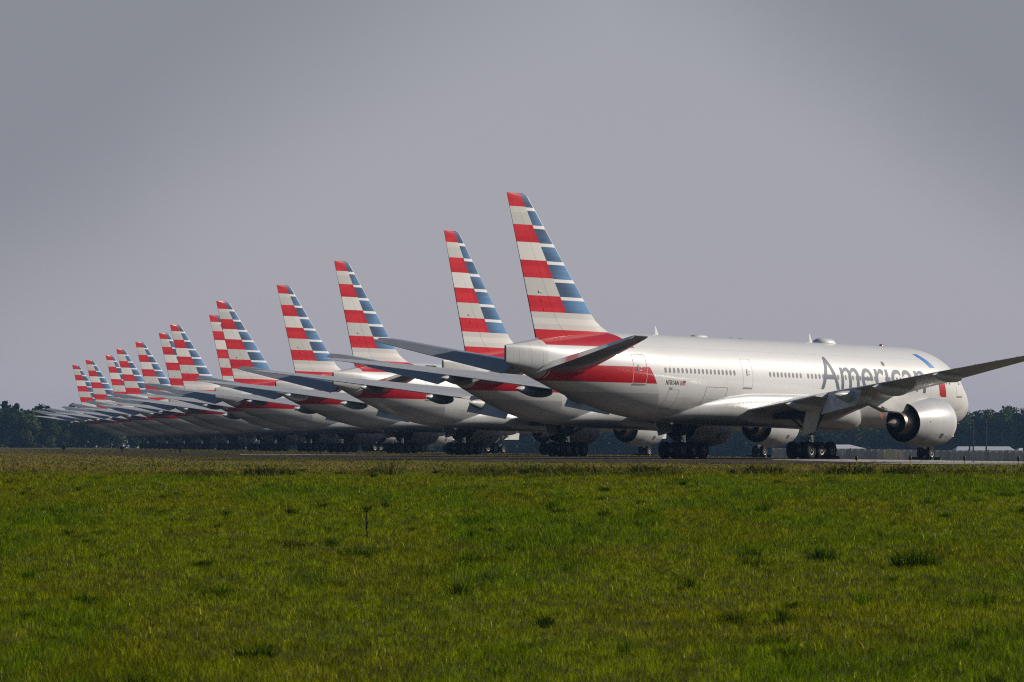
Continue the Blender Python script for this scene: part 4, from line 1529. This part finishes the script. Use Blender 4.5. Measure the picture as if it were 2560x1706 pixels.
def streamers():
    bm = bmesh.new()
    r = random.Random(5)
    for k in range(4):
        x0 = -0.28 + 0.19 * k
        prev = Vector((x0, 0.02 * k, 0))
        for j in range(6):
            nxt = prev + Vector((0.05 * math.sin(j * 1.3 + k), 0.03 * math.cos(j + k), -0.10 - 0.03 * r.random()))
            a, b = prev, nxt
            w = Vector((0.035, 0.0, 0.0)); t = Vector((0, 0.006, 0))
            v = [bm.verts.new(q) for q in (a - w, a + w, b + w, b - w)] + [bm.verts.new(q + t) for q in (a - w, a + w, b + w, b - w)]
            for f in ((0, 1, 2, 3), (7, 6, 5, 4), (0, 4, 5, 1), (1, 5, 6, 2), (2, 6, 7, 3), (3, 7, 4, 0)):
                bm.faces.new([v[i] for i in f])
            prev = nxt
            if j > 2 + k % 3 and k != 2: break
    o = bm_obj('warning_streamers', bm, M['streamer'], None)
    l = chock_set(0) @ P(28.9, 9.75, 3.62)
    o.location = l
    o.rotation_euler = (0, 0, planes[0][1])
    tag(o, 'red warning streamers hanging under the pylon of the nearest engine', 'streamers')


streamers()


def back_sign(px, py, d, w, h, lab):
    """airfield sign seen from behind: dark cabinet on two short legs"""
    bm = bmesh.new()
    add_box(bm, (0, 0, 0.42 + h / 2), (w, 0.25, h))
    add_box(bm, (0, 0, 0.42 + h), (w * 1.04, 0.29, 0.05))
    for s in (-1, 1):
        add_box(bm, (s * w * 0.14, 0, 0.21), (0.09, 0.09, 0.46))
    bmesh.ops.bevel(bm, geom=bm.edges[:], offset=0.015, segments=1, affect='EDGES')
    o = bm_obj('airfield_sign', bm, M['marker_black'], None)
    x = (px - W_PX / 2) / F_PX * d
    o.location = (x, d, float(ground_z(x, d)))
    tag(o, lab, 'airfield sign', 'black airfield sign backs')


back_sign(159, 1118, 930, 0.50, 0.36, 'small black sign back alone before the distant trees at far left')
back_sign(305, 1120, 900, 0.50, 0.36, 'small black sign back in front of the white ramp')
back_sign(450, 1121, 860, 0.42, 0.30, 'small black sign back below the farthest wheels, partly lost against them')


def white_ramp():
    root = empty('loading_ramp')
    bm = bmesh.new()
    add_loft(bm, [[(-1.15, s, 0.28), (0.95, s, 0.95), (1.15, s, 0.95), (1.15, s, 0.86), (0.95, s, 0.86), (-1.15, s, 0.20)] for s in (-0.4, 0.4)])
    bm_obj('deck', bm, M['white'], root)
    for x, z in ((1.05, 0.88), (0.35, 0.68)):
        for s in (-0.36, 0.36):
            bm = bmesh.new(); add_box(bm, (x, s, z / 2), (0.09, 0.07, z))
            bm_obj('leg', bm, M['white'], root)
    for s in (-0.45, 0.45):
        bm = bmesh.new()
        add_lathe(bm, [(-0.06, 0.02), (-0.06, 0.2), (0.06, 0.2), (0.06, 0.02)], None, 16, Matrix.Translation((-0.5, s, 0.2)) @ Matrix.Rotation(rad(90), 4, 'Z'))
        bm_obj('wheel', bm, M['tyre'], root)
    x = (301 - W_PX / 2) / F_PX * 1650
    root.location = (x, 1650, float(ground_z(x, 1650)))
    root.scale = (1.0, 1.0, 1.0)
    tag(root, 'white sloping ramp behind the black sign at far left', 'ramp')


white_ramp()


def ground_cart(px, d, lab):
    root = empty('service_cart')
    bm = bmesh.new()
    add_box(bm, (0, 0, 0.72), (0.62, 0.9, 0.85))
    add_box(bm, (0, 0, 1.17), (0.72, 1.0, 0.06))
    bmesh.ops.bevel(bm, geom=bm.edges[:], offset=0.02, segments=1, affect='EDGES')
    bm_obj('cabinet', bm, M['white'], root)
    bm = bmesh.new()
    add_tube(bm, (0.2, -0.45, 0.3), (0.75, -0.6, 0.1), 0.03)
    bm_obj('tow_bar', bm, M['strut'], root)
    for sx in (-0.28, 0.28):
        for sy in (-0.35, 0.35):
            bm = bmesh.new()
            add_lathe(bm, [(-0.05, 0.02), (-0.05, 0.17), (0.05, 0.17), (0.05, 0.02)], None, 14, Matrix.Translation((sx, sy, 0.17)))
            bm_obj('wheel', bm, M['tyre'], root)
    x = (px - W_PX / 2) / F_PX * d
    root.location = (x, d, float(ground_z(x, d)))
    tag(root, lab, 'service cart')


ground_cart(1077, 905, 'pale service cart standing between the landing gears left of centre')

# ------------------------------------------------------------------ right background: barrier wall, sheds, poles
M['wall'] = None


def barrier_material():
    m = material('weathered_grey_barrier', (0.2, 0.2, 0.2), 0.85, spec=0.2)
    nt = m.node_tree
    tc = nt.nodes.new('ShaderNodeTexCoord')
    X_, Y_, Z_ = sepxyz(nt, tc.outputs['Object'])
    n1 = noise(nt, tc.outputs['Object'], 1.0, 5.0, 0.65, (0.9, 1, 0.10))
    n2 = noise(nt, tc.outputs['Object'], 0.12, 3.0, 0.6, (1, 1, 0.3))
    col = mixc(nt, n1.smooth(0.35, 0.7), (0.56, 0.53, 0.51), (0.38, 0.36, 0.35))
    col = mixc(nt, n2.smooth(0.45, 0.7) * 0.5, col, (0.48, 0.44, 0.40))
    post = ((X_ / 2.4).frac() - 0.5).abs().lt(0.03)
    col = mixc(nt, post * 0.6, col, (0.62, 0.60, 0.58))
    nt.links.new(col, bsdf(m).inputs['Base Color'])
    return m


def barrier():
    root = empty('barrier_wall')
    d = 880.0
    mpp = d / F_PX
    x0, x1 = (1930 - W_PX / 2) * mpp, (2760 - W_PX / 2) * mpp
    n = int((x1 - x0) / 0.4)
    zt = lambda x: CAM_Z - (float(np.interp(x, [x0, x1], [1120.5, 1131.5])) - HORIZON) * mpp
    zb = -2.9
    bm = bmesh.new()
    loops = []
    for k in range(n + 1):
        x = (x1 - x0) * k / n
        wv = 0.09 * (1 if k % 2 else -1)
        z = zt(x0 + x)
        loops.append([(x, wv, zb), (x, wv + 0.12, zb), (x, wv + 0.12, z), (x, wv, z)])
    add_loft(bm, loops)
    bm_obj('wall', bm, barrier_material(), root)
    root.location = (x0, d, 0)
    pm = dirt(material('barrier_post', rough=0.8), (0.34, 0.335, 0.33), 0.4, 2.0)
    for k in range(int((x1 - x0) / 2.4) + 1):
        x = 2.4 * k
        bm = bmesh.new()
        add_box(bm, (x, -0.16, (zb + zt(x0 + x) + 0.14) / 2), (0.14, 0.12, zt(x0 + x) + 0.14 - zb))
        bm_obj('post', bm, pm, root)
    tag(root, 'long grey panelled barrier wall behind the nearest landing gear', 'barrier wall')
    # tan panel standing against it, pale door, small cabin at its end
    bm = bmesh.new()
    px0, px1 = 2213, 2240
    w = (px1 - px0) * mpp
    add_box(bm, (0, 0, 0), (w, 0.5, 3.2))
    for k in range(5):
        add_box(bm, (-w / 2 + w * (k + 0.5) / 5, -0.27, 0), (0.06, 0.06, 3.1))
    tan = dirt(material('tan_sheet_metal', rough=0.7), (0.78, 0.68, 0.54), 0.3, 1.0, (1, 1, 0.2))
    o = bm_obj('storage_container', bm, tan, None)
    o.location = ((px0 + px1) / 2 * mpp - W_PX / 2 * mpp, d - 0.9, zt(x0 + 13) - 1.6 + 0.03)
    tag(o, 'tan corrugated container standing against the grey barrier wall', 'container')
    bm = bmesh.new()
    add_box(bm, (0, 0, 0), (0.16, 0.08, 0.62)); add_box(bm, (0.02, -0.05, 0.2), (0.24, 0.06, 0.16))
    o = bm_obj('notice_board', bm, M['white'], None)
    o.location = ((2106 - W_PX / 2) * mpp, d - 0.42, CAM_Z - (1133 - HORIZON) * mpp)
    tag(o, 'small white notice fixed to the grey barrier wall', 'notice')


barrier()


def shed(px0, px1, py_eave, py_ridge, d, lab, hip, roofcol, wallcol):
    root = empty('shed')
    mpp = d / F_PX
    w = (px1 - px0) * mpp
    ze = CAM_Z - (py_eave - HORIZON) * mpp
    zr = CAM_Z - (py_ridge - HORIZON) * mpp
    dep = 12.0
    rm = dirt(material('shed_roof_metal', rough=0.45, metal=0.2), roofcol, 0.4, 0.4, (1, 1, 1))
    wm = dirt(material('shed_wall_metal', rough=0.7), wallcol, 0.5, 0.3, (1, 1, 0.3))
    zb = -3.4
    bm = bmesh.new()
    add_box(bm, (0, dep / 2, (zb + ze) / 2), (w, dep, ze - zb))
    bm_obj('wall', bm, wm, root)
    bm = bmesh.new()
    o_ = 0.4
    a = [(-w / 2 - o_, -o_, ze), (w / 2 + o_, -o_, ze), (w / 2 + o_, dep + o_, ze), (-w / 2 - o_, dep + o_, ze)]
    h = hip
    r = [(-w / 2 + h, dep / 2, zr), (w / 2 - h, dep / 2, zr)]
    v = [bm.verts.new(q) for q in a + r]
    for f in ((0, 1, 5, 4), (1, 2, 5), (2, 3, 4, 5), (3, 0, 4), (3, 2, 1, 0)):
        bm.faces.new([v[i] for i in f])
    bm_obj('roof', bm, rm, root)
    for k in range(3):
        bm = bmesh.new()
        x = -w / 2 + w * (k + 0.5) / 3
        add_box(bm, (x, -0.03, (zb + ze) / 2 - 0.2), (min(3.0, w / 5), 0.1, (ze - zb) * 0.8))
        bm_obj('door', bm, M['door_grey'], root)
    root.location = ((px0 + px1) / 2 * mpp - W_PX / 2 * mpp, d, 0)
    tag(root, lab, 'shed')


shed(2060, 2160, 1122.0, 1112.0, 1250, 'low shed with pale hipped roof showing above the barrier wall beside the main wheels', 2.2, (0.80, 0.80, 0.80), (0.30, 0.30, 0.31))
shed(2395, 2533, 1126.5, 1116.5, 1300, 'long low shed with grey roof showing above the barrier wall right of the nose', 0.3, (0.66, 0.67, 0.70), (0.35, 0.35, 0.36))
shed(2550, 2680, 1127.0, 1120.5, 1320, 'pale low shed at the right frame edge behind the barrier wall', 0.3, (0.78, 0.78, 0.80), (0.40, 0.40, 0.40))

M['pole'] = dirt(material('dark_pole_metal', rough=0.7), (0.030, 0.032, 0.04), 0.4, 1.0)


def light_pole(px, ytop, ybot, d, lab):
    root = empty('light_pole')
    mpp = d / F_PX
    zt = CAM_Z - (ytop - HORIZON) * mpp
    zb = -3.6
    bm = bmesh.new()
    add_tube(bm, (0, 0, zb), (0, 0, zt), 0.16, 0.10, 10)
    bm_obj('pole', bm, M['pole'], root, True, 40)
    bm = bmesh.new()
    add_box(bm, (0, -0.2, zt - 0.05), (0.5, 0.55, 0.14))
    add_box(bm, (0, 0, zt + 0.05), (0.14, 0.14, 0.12))
    bm_obj('lamp_head', bm, M['pole'], root)
    root.location = ((px - W_PX / 2) * mpp, d, 0)
    tag(root, lab, 'light pole', 'light poles behind the barrier wall')


light_pole(2424, 1063, 1121, 1180, 'shortest dark light pole, leftmost of the four at right')
light_pole(2433, 1044, 1121, 1180, 'dark light pole close beside the shortest one')
light_pole(2465.5, 1042, 1122, 1180, 'dark light pole standing alone before the grey roofed shed')
light_pole(2559, 1050, 1122, 1180, 'dark light pole cut by the right frame edge')


# ------------------------------------------------------------------ trees
def leaf_material():
    m = bpy.data.materials.new('tree_leaves')
    m.use_nodes = True
    nt = m.node_tree
    nt.nodes.clear()
    out = nt.nodes.new('ShaderNodeOutputMaterial')
    at = nt.nodes.new('ShaderNodeAttribute'); at.attribute_name = 'tint'
    p = nt.nodes.new('ShaderNodeBsdfPrincipled')
    p.inputs['Roughness'].default_value = 0.7
    p.inputs['Specular IOR Level'].default_value = 0.1
    t = nt.nodes.new('ShaderNodeBsdfTranslucent')
    mx = nt.nodes.new('ShaderNodeMixShader'); mx.inputs[0].default_value = 0.25
    nt.links.new(at.outputs['Color'], p.inputs['Base Color']); nt.links.new(at.outputs['Color'], t.inputs['Color'])
    nt.links.new(p.outputs[0], mx.inputs[1]); nt.links.new(t.outputs[0], mx.inputs[2])
    nt.links.new(mx.outputs[0], out.inputs[0])
    return m


M['leaf'] = leaf_material()
M['bark'] = dirt(material('tree_bark', rough=0.9), (0.07, 0.055, 0.045), 0.5, 2.0)


def leaf_points(g, height, spread, kind, count):
    """leaf clump centres grouped on lobes; returns positions, sizes"""
    nl = {'round': 15, 'tall': 13, 'pine': 10}[kind]
    lob = []
    for k in range(nl):
        t = g.random()
        if kind == 'pine':
            z = height * (0.45 + 0.55 * (k + 0.5) / nl)
            r = spread * 0.5 * (1.15 - (z / height)) * 1.5
            a = g.random() * 6.28
            lob.append((r * 0.5 * math.cos(a), r * 0.5 * math.sin(a), z, max(0.5, r * 0.55), max(0.35, r * 0.4)))
        else:
            base = 0.12 if kind == 'round' else 0.08
            z = height * (base + (0.92 - base) * (k + g.random() * 0.6) / nl)
            env = math.sin(math.pi * min(1, max(0.08, (z / height - base * 0.6) / (1.08 - base * 0.6)))) ** 0.6
            a = g.random() * 6.28
            rr = spread * 0.5 * env * (0.35 + 0.4 * g.random())
            s = spread * (0.16 + 0.10 * g.random()) * (0.6 + 0.5 * env)
            lob.append((rr * math.cos(a), rr * math.sin(a), z, s, s * 0.8))
    L = np.array(lob)
    idx = g.integers(0, nl, count)
    v = g.normal(size=(count, 3)); v /= np.linalg.norm(v, axis=1)[:, None]
    rad_ = 0.55 + 0.5 * g.random(count) ** 0.5
    p = np.stack([L[idx, 0] + v[:, 0] * L[idx, 3] * rad_, L[idx, 1] + v[:, 1] * L[idx, 3] * rad_, L[idx, 2] + v[:, 2] * L[idx, 4] * rad_], 1)
    p[:, 2] = np.maximum(p[:, 2], 0.1)
    return p, idx


def leaves_mesh(name, P_, size, col, g):
    n = len(P_)
    a = g.normal(size=(n, 3)); a /= np.linalg.norm(a, axis=1)[:, None]
    b = np.cross(a, g.normal(size=(n, 3))); b /= np.linalg.norm(b, axis=1)[:, None]
    s = size[:, None]
    V = np.empty((n, 4, 3), np.float32)
    V[:, 0] = P_ - a * s * 0.5; V[:, 1] = P_ + b * s * 0.32; V[:, 2] = P_ + a * s * 0.5; V[:, 3] = P_ - b * s * 0.32
    me = bpy.data.meshes.new(name)
    me.vertices.add(n * 4); me.vertices.foreach_set('co', V.ravel())
    me.loops.add(n * 4); me.loops.foreach_set('vertex_index', np.arange(n * 4, dtype=np.int32))
    me.polygons.add(n); me.polygons.foreach_set('loop_start', (np.arange(n) * 4).astype(np.int32))
    at = me.attributes.new('tint', 'FLOAT_COLOR', 'POINT')
    c = np.ones((n, 4, 4), np.float32); c[:, :, :3] = col[:, None, :]
    at.data.foreach_set('color', c.ravel())
    me.materials.append(M['leaf'])
    me.update(calc_edges=True)
    return me


TINTS = {'dark': (0.034, 0.056, 0.016), 'mid': (0.070, 0.100, 0.020), 'light': (0.135, 0.160, 0.028), 'pine': (0.026, 0.044, 0.016)}


def tree_meshes(seed, kind, tint, height, spread, count=2600):
    g = np.random.default_rng(seed)
    p, idx = leaf_points(g, height, spread, kind, count)
    lobt = 0.7 + 0.6 * g.random(40)
    col = np.array(TINTS[tint])[None, :] * (lobt[idx] * (0.7 + 0.6 * g.random(count)))[:, None]
    size = 0.45 + 0.5 * g.random(count)
    crown = leaves_mesh('crown', p, size, col.astype(np.float32), g)
    bm = bmesh.new()
    add_tube(bm, (0, 0, -0.5), (0, 0, height * 0.5), 0.28, 0.17, 8)
    add_tube(bm, (0, 0, height * 0.5), (0.2, 0, height * 0.88), 0.17, 0.05, 8)
    for k in range(6):
        a = k * 1.1 + seed
        z = height * (0.3 + 0.09 * k)
        add_tube(bm, (0, 0, z), (spread * 0.3 * math.cos(a), spread * 0.3 * math.sin(a), z + height * 0.14), 0.09, 0.03, 6)
    bmesh.ops.recalc_face_normals(bm, faces=bm.faces)
    trunk = bpy.data.meshes.new('trunk'); bm.to_mesh(trunk); bm.free()
    trunk.materials.append(M['bark'])
    return crown, trunk


VAR = [('round', 'mid', 11.5, 9.0), ('tall', 'light', 11.0, 6.5), ('round', 'dark', 12.0, 9.5), ('tall', 'mid', 12.0, 7.0), ('pine', 'pine', 13.5, 5.5), ('round', 'light', 9.5, 8.0)]
TREES = [tree_meshes(100 + i, *v) for i, v in enumerate(VAR)]
KIND_WORDS = ['mid green rounded tree', 'pale green slender tree', 'dark green rounded tree', 'mid green slender tree', 'dark pine', 'pale green bushy tree']


def plant(x, y, v, s, rz, label, group, zs=1.0):
    root = empty('pine_tree' if VAR[v][0] == 'pine' else 'leafy_tree', (x, y, float(ground_z(x, y)) - 0.1), rz)
    root.scale = (s, s, s * zs)
    for me in TREES[v]:
        link(bpy.data.objects.new(me.name.split('.')[0], me), root)
    tag(root, label, 'tree', group)


D_T = 2080.0
mt = D_T / F_PX
r = random.Random(12)
# front trees at the far left, one by one
left_seq = [(1, .82), (5, .72), (2, .95), (0, .85), (1, .9), (3, .78), (5, .7), (0, .9), (1, .8), (2, .85), (5, .72), (3, .8), (1, .72), (0, .75)]
for i, (v, s) in enumerate(left_seq):
    px = -40 + i * 36 + r.uniform(-7, 7)
    plant((px - W_PX / 2) * mt, D_T - 35 + r.uniform(-8, 8), v, s, r.uniform(0, 6), KIND_WORDS[v] + ' in the front of the wood left of the farthest tail', 'front trees of the left wood, ' + KIND_WORDS[v])
right_seq = [(0, .80), (1, .88), (2, .95), (5, 1.0), (0, 1.0), (2, 1.02), (1, .95), (3, .92), (2, 1.14), (0, 1.0), (3, .9), (1, .95)]
for i, (v, s) in enumerate(right_seq):
    px = 2395 + i * 23 + r.uniform(-4, 4)
    plant((px - W_PX / 2) * mt, D_T - 35 + r.uniform(-8, 8), v, s, r.uniform(0, 6), KIND_WORDS[v] + ' in the front of the wood right of the nearest nose', 'front trees of the right wood, ' + KIND_WORDS[v], 1.22)


def woodland():
    """the wood behind, one mass of crowns"""
    g = np.random.default_rng(77)
    Ps, Cs, Ss = [], [], []
    for row in range(4):
        yb = D_T + row * 9
        x = -330.0
        while x < 330:
            px = x / mt + W_PX / 2
            right = 1.0 if px > 2200 else (0.86 if px > 700 else 1.0)
            kind = ['round', 'tall', 'pine', 'round'][g.integers(0, 4)] if row < 3 else ['pine', 'round'][g.integers(0, 2)]
            tint = {'round': ['mid', 'dark', 'light'][g.integers(0, 3)], 'tall': ['mid', 'light'][g.integers(0, 2)], 'pine': 'pine'}[kind]
            h = (10.0 + 3.0 * g.random() + (1.2 if row == 3 else 0)) * right * (1.14 if px > 2200 else 1.0)
            sp = 5.5 + 4 * g.random()
            n = 1000
            p, idx = leaf_points(g, h, sp, kind, n)
            zg = float(ground_z(x, yb)) - 0.2
            p = p + np.array([x, yb, zg])
            Ps.append(p)
            lt = 0.7 + 0.6 * g.random(40)
            Cs.append(np.array(TINTS[tint])[None, :] * (lt[idx] * (0.7 + 0.6 * g.random(n)))[:, None])
            Ss.append(0.55 + 0.6 * g.random(n))
            x += 3.4 + 2.2 * g.random()
    # undergrowth
    n = 60000
    p = np.stack([g.uniform(-330, 330, n), D_T - 8 + 40 * g.random(n), 7.5 * g.random(n) ** 1.2], 1)
    p[:, 2] += ground_z(p[:, 0], p[:, 1])
    Ps.append(p); Cs.append(np.tile(np.array([[0.022, 0.034, 0.013]]), (n, 1)) * (0.6 + 0.8 * g.random(n))[:, None]); Ss.append(0.6 + 0.7 * g.random(n))
    me = leaves_mesh('woodland', np.concatenate(Ps), np.concatenate(Ss), np.concatenate(Cs).astype(np.float32), g)
    o = link(bpy.data.objects.new('woodland', me))
    tag(o, 'distant mixed wood closing the airfield behind the parked airliners', 'wood', kind='stuff')


woodland()

# ------------------------------------------------------------------ haze
def haze_box():
    m = bpy.data.materials.new('thin_blue_haze')
    m.use_nodes = True
    nt = m.node_tree
    nt.nodes.clear()
    out = nt.nodes.new('ShaderNodeOutputMaterial')
    v = nt.nodes.new('ShaderNodeVolumePrincipled')
    v.inputs['Color'].default_value = (0.28, 0.50, 0.86, 1)
    v.inputs['Density'].default_value = 0.000056
    v.inputs['Anisotropy'].default_value = 0.2
    nt.links.new(v.outputs[0], out.inputs['Volume'])
    bm = bmesh.new()
    add_box(bm, (0, 2050, 9.0), (7000, 5100, 38.0))
    o = bm_obj('haze', bm, m, None)
    tag(o, 'thin blue haze over the airfield', 'haze', kind='stuff')


haze_box()
